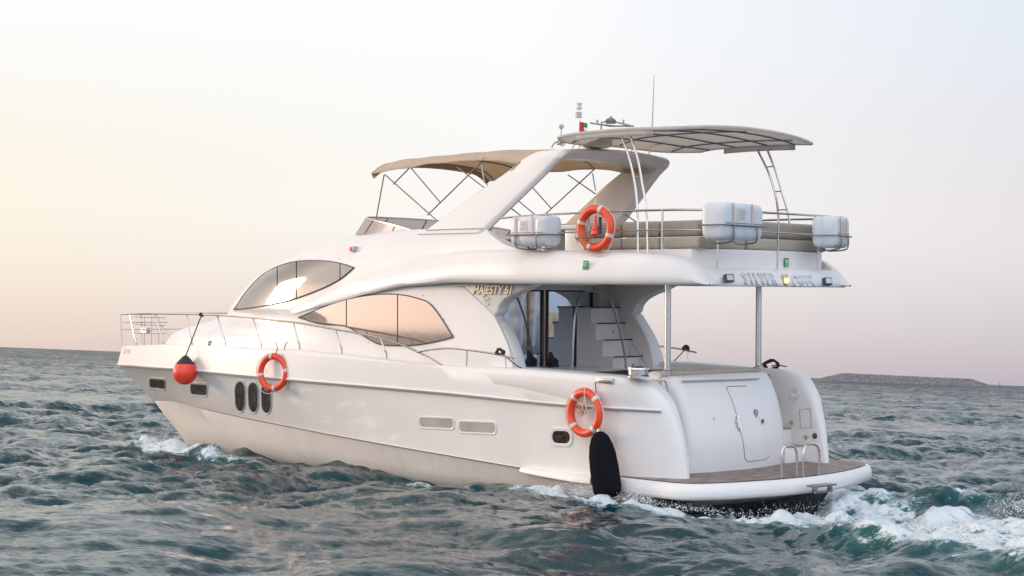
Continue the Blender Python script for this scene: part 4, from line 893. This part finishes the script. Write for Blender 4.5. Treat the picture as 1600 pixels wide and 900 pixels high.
P = pY(832, 361, 2.40); liferaft('white liferaft canister on the port side rail between the arch leg and a ring buoy', (P[0]+.10, 2.22, P[2]), (1, 0, 0), .80, .50, .44)
P = pX(1146, 347, -1.50); liferaft('largest white liferaft canister, on the stern rail above the first floodlight, with pale straps', (-1.46, P[1]-.03, P[2]), (-.10, 1, 0), 1.12, .57, .44)
P = pX(1298, 363, -1.30); liferaft('white liferaft canister at the far starboard corner of the flybridge rail', (-1.30, P[1], P[2]), (-.40, 1, 0), .88, .52, .44)
for o_ in [x for x in bpy.data.objects if x.name.startswith('liferaft_canister')]:
    pass

# flag on the signal mast
fl_ = thing('flag', 'small red green white and black flag on the signal mast above the arch', 'flag', tuple(A(907, 208, .3)))
def flagpiece(name, m, x0, x1, z0, z1):
    rows = []
    for x in np.linspace(x0, x1, 7): rows.append([(-x, .02*math.sin(x*60+z*9), z-.25*x) for z in np.linspace(z0, z1, 5)])
    MBuild().grid(rows).build(name, m, fl_, solid=.003)
flagpiece('red_band', M['red'], .0, .06, 0, .20); flagpiece('green_stripe', M['fgreen'], .06, .15, .12, .20); flagpiece('white_stripe', M['fwhite'], .06, .15, .06, .12); flagpiece('black_stripe', M['ropeb'], .06, .15, .0, .06)
# black mooring lines
def rope_coil(label, c, seed, tail, size=.07):
    t = thing('mooring_rope', label, 'rope', tuple(c), None, 'black mooring lines'); rnd = random.Random(seed); mb = MBuild()
    for k in range(5):
        ph = rnd.random()*6; R_ = size*(.7+.5*rnd.random()); mb.tube([(R_*1.3*math.cos(a)+rnd.gauss(0, .006), .02*math.sin(2*a+ph), R_*.6*math.sin(a)+.02*math.cos(a*3+ph)+.02) for a in np.linspace(0, 2*math.pi, 15)[:-1]], .012, 6, closed=True)
    mb.build('coil', M['ropeb'], t); MBuild().tube(smoothpath([(0, 0, 0)]+tail, 5), .010, 6).build('tail', M['ropeb'], t); return t
rope_coil('black mooring rope coiled round the aft end of the port coaming rail', pY(781, 552, 2.38), 3, [(-.12, -.02, -.05), (-.3, -.05, -.17), (-.42, -.1, -.24)])
rope_coil('black mooring rope tied to the starboard coaming rail with its tail hanging down', (2.75, -2.38, 2.33), 5, [(.05, .02, -.05), (.14, .1, -.18), (.2, .3, -.34)], .05)
rope_coil('black mooring rope heaped on top of the starboard quarter wing', (.55, -2.05, 2.10), 8, [(-.1, .05, .02), (-.22, .02, .02), (-.3, -.05, .0)], .12)

# ================================================================== sea
def spectrum(Nn, Lt, wind, wdir, seed, lmin, damp=2):
    rng = np.random.default_rng(seed); k = 2*np.pi*np.fft.fftfreq(Nn, Lt/Nn); KX, KY = np.meshgrid(k, k, indexing='ij'); K = np.hypot(KX, KY); K[0, 0] = 1e9
    Lw = wind**2/9.81; Ph = np.exp(-1/(K*Lw)**2)/K**4*np.exp(-(K*lmin)**2)
    cs = (KX*math.cos(wdir)+KY*math.sin(wdir))/K; Ph *= .25+np.abs(cs)**damp
    H = (rng.normal(size=K.shape)+1j*rng.normal(size=K.shape))*np.sqrt(Ph); H[0, 0] = 0
    h = np.fft.ifft2(H).real; s_ = h.std(); K[0, 0] = 1
    dx = np.fft.ifft2(-1j*KX/K*H).real; dy = np.fft.ifft2(-1j*KY/K*H).real
    return h/s_, dx/s_, dy/s_
def sampler(F, Lt):
    Nn = F.shape[0]
    def f_(x, y):
        u = (x/Lt % 1)*Nn; v = (y/Lt % 1)*Nn; i = np.floor(u).astype(int); j = np.floor(v).astype(int); a = u-i; b = v-j; i %= Nn; j %= Nn; i2 = (i+1) % Nn; j2 = (j+1) % Nn
        return F[i, j]*(1-a)*(1-b)+F[i2, j]*a*(1-b)+F[i, j2]*(1-a)*b+F[i2, j2]*a*b
    return f_
T1 = (83., spectrum(512, 83., 2.9, rad(70), 1, .22)); T2 = (23., spectrum(512, 23., 1.45, rad(45), 2, .035)); T3 = (7.3, spectrum(512, 7.3, .8, rad(95), 3, .01, 1))
cx0, cy0 = -19.0, 24.0
heads = np.concatenate([np.linspace(-180, -98, 40)[:-1], np.linspace(-98, -66, 90)[:-1], np.linspace(-66, -24, 1150)[:-1], np.linspace(-24, 10, 120)[:-1], np.linspace(10, 180, 80)[:-1]])
rads = [1.0]
while rads[-1] < 26000:
    r_ = rads[-1]; rads.append(r_+(max(.05, .0042*r_) if r_ < 60 else (.0042*r_*(1+(r_-60)/160) if r_ < 600 else r_*.03)))
rads = np.array(rads)
A_, R2 = np.meshgrid(np.radians(heads), rads, indexing='ij'); X0 = cx0+R2*np.cos(A_); Y0 = cy0+R2*np.sin(A_)
sl = sampler(spectrum(256, 620., 9, 0, 9, 6)[0], 620.); SLc, SLs = math.cos(rad(-45)), math.sin(rad(-45))
calm = np.clip(.95+.40*sl((X0*SLc+Y0*SLs)*2.2, (-X0*SLs+Y0*SLc)*.55), .40, 1.4)
Hh = np.zeros_like(X0); DX = np.zeros_like(X0); DY = np.zeros_like(X0)
for (Lt, (h, dx, dy)), amp, chop, fade in ((T1, .078, 1.0, 2500), (T2, .029, 1.15, 500), (T3, .0075, .9, 120)):
    g_ = amp*np.exp(-(R2/fade)**2)*(calm if Lt < 50 else .5+.5*calm); ca, sa = math.cos(.31*Lt), math.sin(.31*Lt); xr = X0*ca-Y0*sa; yr2 = X0*sa+Y0*ca
    Hh += g_*sampler(h, Lt)(xr, yr2); ddx = sampler(dx, Lt)(xr, yr2); ddy = sampler(dy, Lt)(xr, yr2)
    DX += g_*chop*(ddx*ca+ddy*sa); DY += g_*chop*(-ddx*sa+ddy*ca)
# wake and bow wave in the boat's own axes (x forward, y port)
bx, by = X0, Y0
def bump(cx, cy, sx_, sy_, rot=0):
    c_, s_ = math.cos(rot), math.sin(rot); u = (bx-cx)*c_+(by-cy)*s_; v = -(bx-cx)*s_+(by-cy)*c_; return np.exp(-(u/sx_)**2-(v/sy_)**2)
n1 = sampler(spectrum(512, 31., 3, 0, 11, .05, 0)[0], 31.)(bx, by); n2 = sampler(spectrum(512, 6.1, 1.5, 0, 12, .02, 0)[0], 6.1)(bx, by); n3 = sampler(spectrum(256, 2.3, .8, 0, 13, .01, 0)[0], 2.3)(bx, by)
foam = np.zeros_like(X0)
def ridge(pts, w, soft=.6):       # a crest along a polyline: returns its profile and the signed distance to it
    best = np.full(X0.shape, 1e9); sg = np.zeros_like(X0); al = np.zeros_like(X0); tot = 0
    for p0, p1 in zip(pts[:-1], pts[1:]):
        p0, p1 = np.array(p0, float), np.array(p1, float); d = p1-p0; Ld = np.linalg.norm(d); d /= Ld
        u = np.clip((bx-p0[0])*d[0]+(by-p0[1])*d[1], 0, Ld); ex = bx-p0[0]-u*d[0]; ey = by-p0[1]-u*d[1]; dd = np.hypot(ex, ey); m_ = dd < best
        best = np.where(m_, dd, best); sg = np.where(m_, -(bx-p0[0])*d[1]+(by-p0[1])*d[0], sg); al = np.where(m_, tot+u, al); tot += Ld
    e_ = np.clip(al/soft, 0, 1)*np.clip((tot-al)/soft, 0, 1); return e_*np.exp(-(best/w)**2), al/tot, sg
# propeller wake: the yacht is turning, so it trails off towards port
wd0 = np.array([-.89, .455]); ou = (bx+.5)*wd0[0]+(by+.3)*wd0[1]; ov = -(bx+.5)*wd0[1]+(by+.3)*wd0[0]; ov = -ov      # ov > 0 towards the camera side
hw = 2.0+.07*np.clip(ou, 0, 60); inside = np.clip((hw-np.abs(ov))/.8, 0, 1)*np.clip((ou+.1)/.8, 0, 1)
rough = inside*np.exp(-np.clip(ou, 0, 99)/22)
Hh = Hh*(1-.4*rough)+rough*(.05*n1+.040*n2+.018*n3+.02)
Hh -= .20*bump(-.6, 0, 2.2, 3.2)+.08*bump(3.0, 2.2, 4.0, 1.2)+.10*bump(-.3, 3.6, 2.4, 1.6)
foam = inside*np.clip(.86+.0*n1+.22*n1+.10*n2, 0, 1)*np.exp(-np.clip(ou-6, 0, 99)/25)
foam = np.maximum(foam, inside*np.exp(-((ov-hw*.45)/1.0)**2)*np.clip((ou-2)/2, 0, 1)*np.clip(.86+.16*n1+.08*n2, 0, 1.05)*np.exp(-np.clip(ou-9, 0, 99)/20))
hb_ = bump(-3.1, -2.0, 1.15, 1.0, rad(40)); Hh += .40*hb_*(1+.15*n1+.06*n2)
foam = foam*(1-.75*bump(-3.3, -1.55, .75, .42, rad(-45))); foam = np.maximum(foam, bump(-2.9, -2.5, 1.3, .5, rad(-45))*np.clip(.75+.2*n1, 0, 1))
foam = np.maximum(foam, bump(-2.1, -.9, .9, .7)*np.clip(.8+.2*n1, 0, 1))
for s in (1, -1):
    crest = [(-1.0, s*3.0), (-2.2, s*3.15), (-3.4, s*3.55), (-5.9, s*4.7), (-9.0, s*6.4), (-14, s*9.5)]
    r_, al, sg = ridge(crest, .46, 2.5); Hh += .18*r_*(1+.18*n1)
    inner = [(2.0, s*2.65), (.8, s*2.85), (-.6, s*2.95), (-1.8, s*2.95), (-3.2, s*3.1)]
    foam = np.maximum(foam, ridge(inner, .48, .6)[0]*np.clip(1.2+.2*n1, 0, 1.2)); Hh += .075*ridge([(1.8, s*2.75), (.3, s*2.9), (-1.6, s*2.95)], .30, .7)[0]*(1+.25*n2+.12*n3)
    if s > 0: foam = np.maximum(foam, ridge([(x_+.15, y_-.45) for x_, y_ in crest[1:]], .38, 1.2)[0]*np.clip(.60+.28*n1, 0, 1))
    # bow wave
    bw_ = [(15.6, s*.7), (14.4, s*1.6), (13.0, s*2.25), (11.2, s*2.7), (9.6, s*3.0)]
    Hh += .17*ridge(bw_, .36, .9)[0]*(1+.35*n1+.2*n2); foam = np.maximum(foam, ridge([(15.7, s*.6), (14.6, s*1.6), (13.2, s*2.3), (11.6, s*2.75), (10.4, s*2.95)], .50, .45)[0]*np.clip(1.15+.22*n1+.1*n2, 0, 1.25))
    Hh += .04*ridge([(14.6, s*1.6), (13.6, s*2.8), (12.0, s*4.2)], .5, 1)[0]*(1+.3*n1)
    Hh += .06*ridge([(10.0, s*3.0), (7.5, s*3.5), (5.0, s*4.4)], .45, 1.5)[0]*(1+.4*n1); foam = np.maximum(foam, ridge([(10.8, s*2.9), (9.2, s*3.1), (7.6, s*3.35)], .26, .6)[0]*np.clip(.62+.35*n1, 0, .95))
    foam = np.maximum(foam, ridge([(9.0, s*2.1), (1.5, s*2.35)], .20, .8)[0]*np.clip(.42+.35*n1, 0, .8))
foam = np.clip(foam, 0, 1.2)
Hh += foam*(.018*n2+.010*n3+.02*np.abs(n1)); foam = np.clip(foam+(foam > .05)*(.13*n3+.10*n2), 0, 1.0)
verts = np.stack([X0+DX, Y0+DY, Hh], -1); na, nrd = X0.shape
# earth curvature keeps the horizon line at its true height: negligible at 26 km here
idx = np.arange(na*nrd).reshape(na, nrd); i2 = np.roll(idx, -1, 0)
faces = np.stack([idx[:, :-1], idx[:, 1:], i2[:, 1:], i2[:, :-1]], -1).reshape(-1, 4)
me = bpy.data.meshes.new('sea'); vs = verts.reshape(-1, 3); vs = np.vstack([vs, [[cx0, cy0, 0]]]); nv = len(vs)
tris = np.stack([np.full(na, nv-1), idx[:, 0], i2[:, 0]], -1)
me.vertices.add(nv); me.vertices.foreach_set('co', vs.astype(np.float32).ravel())
nl_ = faces.size+tris.size; me.loops.add(nl_); me.loops.foreach_set('vertex_index', np.concatenate([faces.ravel(), tris.ravel()]).astype(np.int32))
npoly = len(faces)+len(tris); me.polygons.add(npoly); ls = np.concatenate([np.arange(len(faces))*4, len(faces)*4+np.arange(len(tris))*3]).astype(np.int32)
me.polygons.foreach_set('loop_start', ls); me.update(calc_edges=True); me.validate()
me.polygons.foreach_set('use_smooth', np.ones(len(me.polygons), bool))
at = me.attributes.new('foam', 'FLOAT', 'POINT'); at.data.foreach_set('value', np.concatenate([foam.ravel(), [0]]).astype(np.float32))
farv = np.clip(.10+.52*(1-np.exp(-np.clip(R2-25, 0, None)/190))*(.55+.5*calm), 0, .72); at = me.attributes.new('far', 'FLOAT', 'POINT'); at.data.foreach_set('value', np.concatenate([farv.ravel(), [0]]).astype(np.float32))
at = me.attributes.new('calm', 'FLOAT', 'POINT'); at.data.foreach_set('value', np.concatenate([(calm*(1+1.3*np.clip((R2-50)/350, 0, 1))).ravel(), [1]]).astype(np.float32))
sea = bpy.data.objects.new('sea', me); COL.objects.link(sea); tag(sea, kind='structure')
m = bpy.data.materials.new('sea_water'); m.use_nodes = True; t = m.node_tree; nd = t.nodes; lk_ = t.links; b = nd['Principled BSDF']; outn = nd['Material Output']
b.inputs['Base Color'].default_value = (.004, .036, .040, 1); b.inputs['Roughness'].default_value = .06; b.inputs['IOR'].default_value = 1.33; b.inputs['Specular IOR Level'].default_value = .42
tcn = nd.new('ShaderNodeTexCoord'); 
def nnoise(scale, detail, vec=None, sc3=None):
    n = nd.new('ShaderNodeTexNoise'); n.inputs['Scale'].default_value = scale; n.inputs['Detail'].default_value = detail
    if sc3: mp_ = nd.new('ShaderNodeMapping'); mp_.inputs['Scale'].default_value = sc3; mp_.inputs['Rotation'].default_value = (0, 0, rad(45)); lk_.new(tcn.outputs['Object'], mp_.inputs[0]); lk_.new(mp_.outputs[0], n.inputs[0])
    else: lk_.new(tcn.outputs['Object'], n.inputs[0])
    return n
nA = nnoise(8, 6); nB = nnoise(.35, 6, sc3=(1, 1.8, 1)); 
bA = nd.new('ShaderNodeBump'); bA.inputs['Strength'].default_value = .45; bA.inputs['Distance'].default_value = .03; lk_.new(nA.outputs['Fac'], bA.inputs['Height'])
bB = nd.new('ShaderNodeBump'); bB.inputs['Strength'].default_value = .35; bB.inputs['Distance'].default_value = .30; lk_.new(nB.outputs['Fac'], bB.inputs['Height']); lk_.new(bA.outputs[0], bB.inputs['Normal'])
# small wavelets as a direct tilt of the normal, so the far water stays rough and dark
def tilt(scale, det, amp, sc3):
    n = nnoise(scale, det, sc3=sc3); sb_ = nd.new('ShaderNodeVectorMath'); sb_.operation = 'SUBTRACT'; sb_.inputs[1].default_value = (.5, .5, .5); lk_.new(n.outputs['Color'], sb_.inputs[0])
    mu = nd.new('ShaderNodeVectorMath'); mu.operation = 'MULTIPLY'; mu.inputs[1].default_value = (amp, amp, 0); lk_.new(sb_.outputs[0], mu.inputs[0]); return mu
t1_ = tilt(3.2, 4, .62, (1, 1.5, 1)); t2_ = tilt(.7, 4, .65, (1, 1.8, 1)); a1_ = nd.new('ShaderNodeVectorMath'); t3_ = tilt(11, 3, .28, (1, 1.4, 1)); a0_ = nd.new('ShaderNodeVectorMath'); lk_.new(t1_.outputs[0], a0_.inputs[0]); lk_.new(t3_.outputs[0], a0_.inputs[1]); lk_.new(a0_.outputs[0], a1_.inputs[0]); lk_.new(t2_.outputs[0], a1_.inputs[1])
atc = nd.new('ShaderNodeAttribute'); atc.attribute_name = 'calm'; scn = nd.new('ShaderNodeVectorMath'); scn.operation = 'SCALE'; lk_.new(a1_.outputs[0], scn.inputs[0]); lk_.new(atc.outputs['Fac'], scn.inputs['Scale'])
a2_ = nd.new('ShaderNodeVectorMath'); lk_.new(scn.outputs[0], a2_.inputs[0]); lk_.new(bB.outputs[0], a2_.inputs[1]); nn_ = nd.new('ShaderNodeVectorMath'); nn_.operation = 'NORMALIZE'; lk_.new(a2_.outputs[0], nn_.inputs[0])
lk_.new(nn_.outputs[0], b.inputs['Normal'])
# foam shader
fb = nd.new('ShaderNodeBsdfPrincipled'); fb.inputs['Base Color'].default_value = (.62, .67, .70, 1); fb.inputs['Roughness'].default_value = .8
att = nd.new('ShaderNodeAttribute'); att.attribute_name = 'foam'
nF = nnoise(4.2, 10); nF.inputs['Roughness'].default_value = .68; nF.inputs['Distortion'].default_value = .6
ad = nd.new('ShaderNodeMath'); ad.operation = 'ADD'; lk_.new(att.outputs['Fac'], ad.inputs[0]); lk_.new(nF.outputs['Fac'], ad.inputs[1])
mrn = nd.new('ShaderNodeMapRange'); mrn.interpolation_type = 'SMOOTHSTEP'; mrn.inputs[1].default_value = 1.0; mrn.inputs[2].default_value = 1.46; nF2 = nnoise(14, 6); nF2.inputs['Distortion'].default_value = .8; nf2 = nd.new('ShaderNodeMath'); nf2.operation = 'MULTIPLY_ADD'; nf2.inputs[1].default_value = 1.1; nf2.inputs[2].default_value = -.55; lk_.new(nF2.outputs['Fac'], nf2.inputs[0])
ad2 = nd.new('ShaderNodeMath'); lk_.new(ad.outputs[0], ad2.inputs[0]); lk_.new(nf2.outputs[0], ad2.inputs[1]); lk_.new(ad2.outputs[0], mrn.inputs[0])
bF = nd.new('ShaderNodeBump'); bF.inputs['Strength'].default_value = .4; bF.inputs['Distance'].default_value = .08; lk_.new(ad2.outputs[0], bF.inputs['Height']); lk_.new(bF.outputs[0], fb.inputs['Normal'])
# aerated water under the foam is greener
mrc = nd.new('ShaderNodeMix'); mrc.data_type = 'RGBA'; mrc.inputs[6].default_value = (.001, .034, .040, 1); mrc.inputs[7].default_value = (.022, .13, .13, 1); lk_.new(att.outputs['Fac'], mrc.inputs[0]); lk_.new(mrc.outputs[2], b.inputs['Base Color'])
# far off, the faces of waves too small to model turn dark water towards the eye
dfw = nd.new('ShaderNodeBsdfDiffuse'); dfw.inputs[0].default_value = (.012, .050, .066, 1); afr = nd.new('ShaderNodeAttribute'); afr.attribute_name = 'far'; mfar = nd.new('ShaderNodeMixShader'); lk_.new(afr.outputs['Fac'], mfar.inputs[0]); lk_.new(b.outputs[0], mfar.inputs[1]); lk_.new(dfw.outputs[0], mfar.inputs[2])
ms = nd.new('ShaderNodeMixShader'); lk_.new(mrn.outputs[0], ms.inputs[0]); lk_.new(mfar.outputs[0], ms.inputs[1]); lk_.new(fb.outputs[0], ms.inputs[2]); lk_.new(ms.outputs[0], outn.inputs[0])
me.materials.append(m)

# spray droplets thrown up at the stern quarter, the wake and the bow
def spray(name, srcs, m):
    rng = np.random.default_rng(5); ico = bmesh.new(); bmesh.ops.create_icosphere(ico, subdivisions=1, radius=1); iv = np.array([v.co[:] for v in ico.verts]); iff = np.array([[v.index for v in f_.verts] for f_ in ico.faces]); ico.free()
    V = []; F = []; k = 0
    for (p0, p1, spread, hgt, n, rmax) in srcs:
        p0, p1 = np.array(p0), np.array(p1)
        cl_ = rng.random((18, 1)); cpos = p0+(p1-p0)*cl_
        for i in range(n):
            c_ = cpos[rng.integers(18)]+rng.normal(size=3)*np.array(spread)*.5; q = rng.exponential(.33)*hgt; c_[2] += q; r_ = rmax*(.25+.75*rng.random()**3)*max(.35, 1-q/hgt*.6)
            st_ = np.array([1, 1, 1+rng.random()*.8]); V.append(iv*r_*st_+c_); F.append(iff+k*len(iv)); k += 1
    V = np.vstack(V); F = np.vstack(F); me_ = bpy.data.meshes.new(name); me_.from_pydata(V.tolist(), [], F.tolist()); me_.materials.append(m)
    for p in me_.polygons: p.use_smooth = True
    o_ = bpy.data.objects.new(name, me_); COL.objects.link(o_); return o_
fm = mat('spray_white', (.78, .79, .80), .4)
o_ = spray('spray', [((1.4, 2.5, .05), (-.6, 2.65, .05), (.25, .12, .05), .28, 2200, .0095), ((.9, 2.75, .05), (.2, 2.75, .08), (.18, .1, .05), .42, 900, .009), ((-.6, 2.6, .03), (-3.0, 3.0, .03), (.35, .2, .04), .12, 800, .008),
                     ((-1.6, -2.0, .0), (-2.4, 2.4, .0), (.5, .3, .06), .18, 600, .008), ((-4.8, -1.6, .3), (-6.0, 1.2, .25), (.5, .5, .08), .22, 1400, .0095), ((-3.0, 3.0, .0), (-11.0, 4.2, .05), (.6, .6, .06), .16, 2400, .0095),
                     ((15.6, .4, .05), (12.6, 2.15, .05), (.35, .35, .05), .26, 2600, .010)], fm)
tag(o_, kind='stuff')

# ================================================================== distance
def wpt(px, dist):
    d = cv+cr*(px-800)/CAM_F; d = np.array([d[0], d[1], 0]); d /= np.linalg.norm(d); return CAM_C*[1, 1, 0]+d*dist
D = 1500.; a = wpt(1268, D); b = wpt(1556, D*.98)
br = MBuild(); ux = (b-a); Lb = np.linalg.norm(ux); ux /= Lb; uy = np.array([-ux[1], ux[0], 0]); rng = np.random.default_rng(3)
rows = []
n = 260
for i in range(n+1):
    f_ = i/n; hgt = 7.0*min(1, f_/.17)*min(1, (1-f_)/.13)*(1.0-.18*f_)+.15; hgt = max(hgt, .05)
    row = []
    for k, (off_, hz) in enumerate(((0, -.4), (-2, .12), (-4, .35), (-6, .6), (-8, .85), (-10, 1), (-13, 1.02), (-18, .98), (-24, .5), (-30, -.4))):
        jz = rng.normal()*.12*(0 if k in (0, 9) else 1)*min(1, hgt/2); row.append(a+ux*Lb*f_+uy*(-off_ if np.dot(uy, a-CAM_C) > 0 else off_)+np.array([rng.normal()*.3, rng.normal()*.3, hz*hgt+jz if hz > 0 else -.6]))
    rows.append(row)
bw = br.grid(rows).build('breakwater', mat('breakwater_rock', (.21, .195, .20), .95, noise=.3, nscale=.25, bump=.4, bscale=.3), None, smooth=False)
tag(bw, 'low grey rock breakwater lying on the horizon to the right of the yacht', 'breakwater')
for px, hgt, lab in ((1251, 6.5, 'thin channel marker post on the horizon left of the breakwater'), (1566, 4.5, 'thin channel marker post on the horizon beyond the right end of the breakwater')):
    p = wpt(px, 1300.); t_ = thing('marker_post', lab, 'marker', tuple(p), world=True, group='channel marker posts')
    MBuild().tube([(0, 0, -1), (0, 0, hgt)], .22, 8).build('post', M['dark'], t_); MBuild().lathe([(0, 0), (.35, 0), (.35, .5), (0, .6)], (0, 0, hgt-.3), (0, 0, 1), 10).build('top_mark', M['cream'], t_)

tm = mat('tower_facade', (.42, .42, .45), .5, noise=.5, nscale=.09, color2=(.16, .20, .28))
tm2 = mat('sandstone_facade', (.50, .42, .34), .7, noise=.5, nscale=.12, color2=(.2, .17, .15))
for az, dist, w_, h_, mt_, lab in ((225.1, 1500, 11, 120, tm, 'tall slim grey tower on the far shore, mirrored at the left of the saloon doors'), (225.55, 1540, 9, 150, tm2, 'tallest sand coloured tower mirrored beside the slim grey tower'), (225.95, 1480, 8, 95, tm, 'shorter blue grey tower mirrored left of the door frame'),
        (226.35, 1450, 20, 30, tm2, 'low wide sand coloured hotel mirrored near the middle of the doors'), (226.9, 1500, 4, 62, tm, 'needle thin tower mirrored in the right door'), (227.3, 1470, 14, 36, tm2, 'stepped low building mirrored at the right of the doors')):
    a_ = rad(az); q = (26.4+dist*math.cos(a_), 23+dist*math.sin(a_), 0); t_ = thing('tower_block', lab, 'tower', q, Matrix.Rotation(a_, 4, 'Z'), 'towers on the far shore', world=True)
    MBuild().box((-8, -w_/2, -1), (8, w_/2, h_*.8)).build('shaft', mt_, t_, bevel=.4, seg=1); MBuild().box((-5, -w_*.32, h_*.8), (5, w_*.32, h_)).build('crown', mt_, t_, bevel=.4, seg=1)

# haze: pale even air that softens the far water and breakwater
hz = MBuild().box((-27000, -27000, -3), (27000, 27000, 45)).build('haze', None, None, smooth=False) if False else None
S.cycles.max_bounces = 6; S.cycles.glossy_bounces = 4; S.cycles.transparent_max_bounces = 8
S.cycles.use_denoising = True
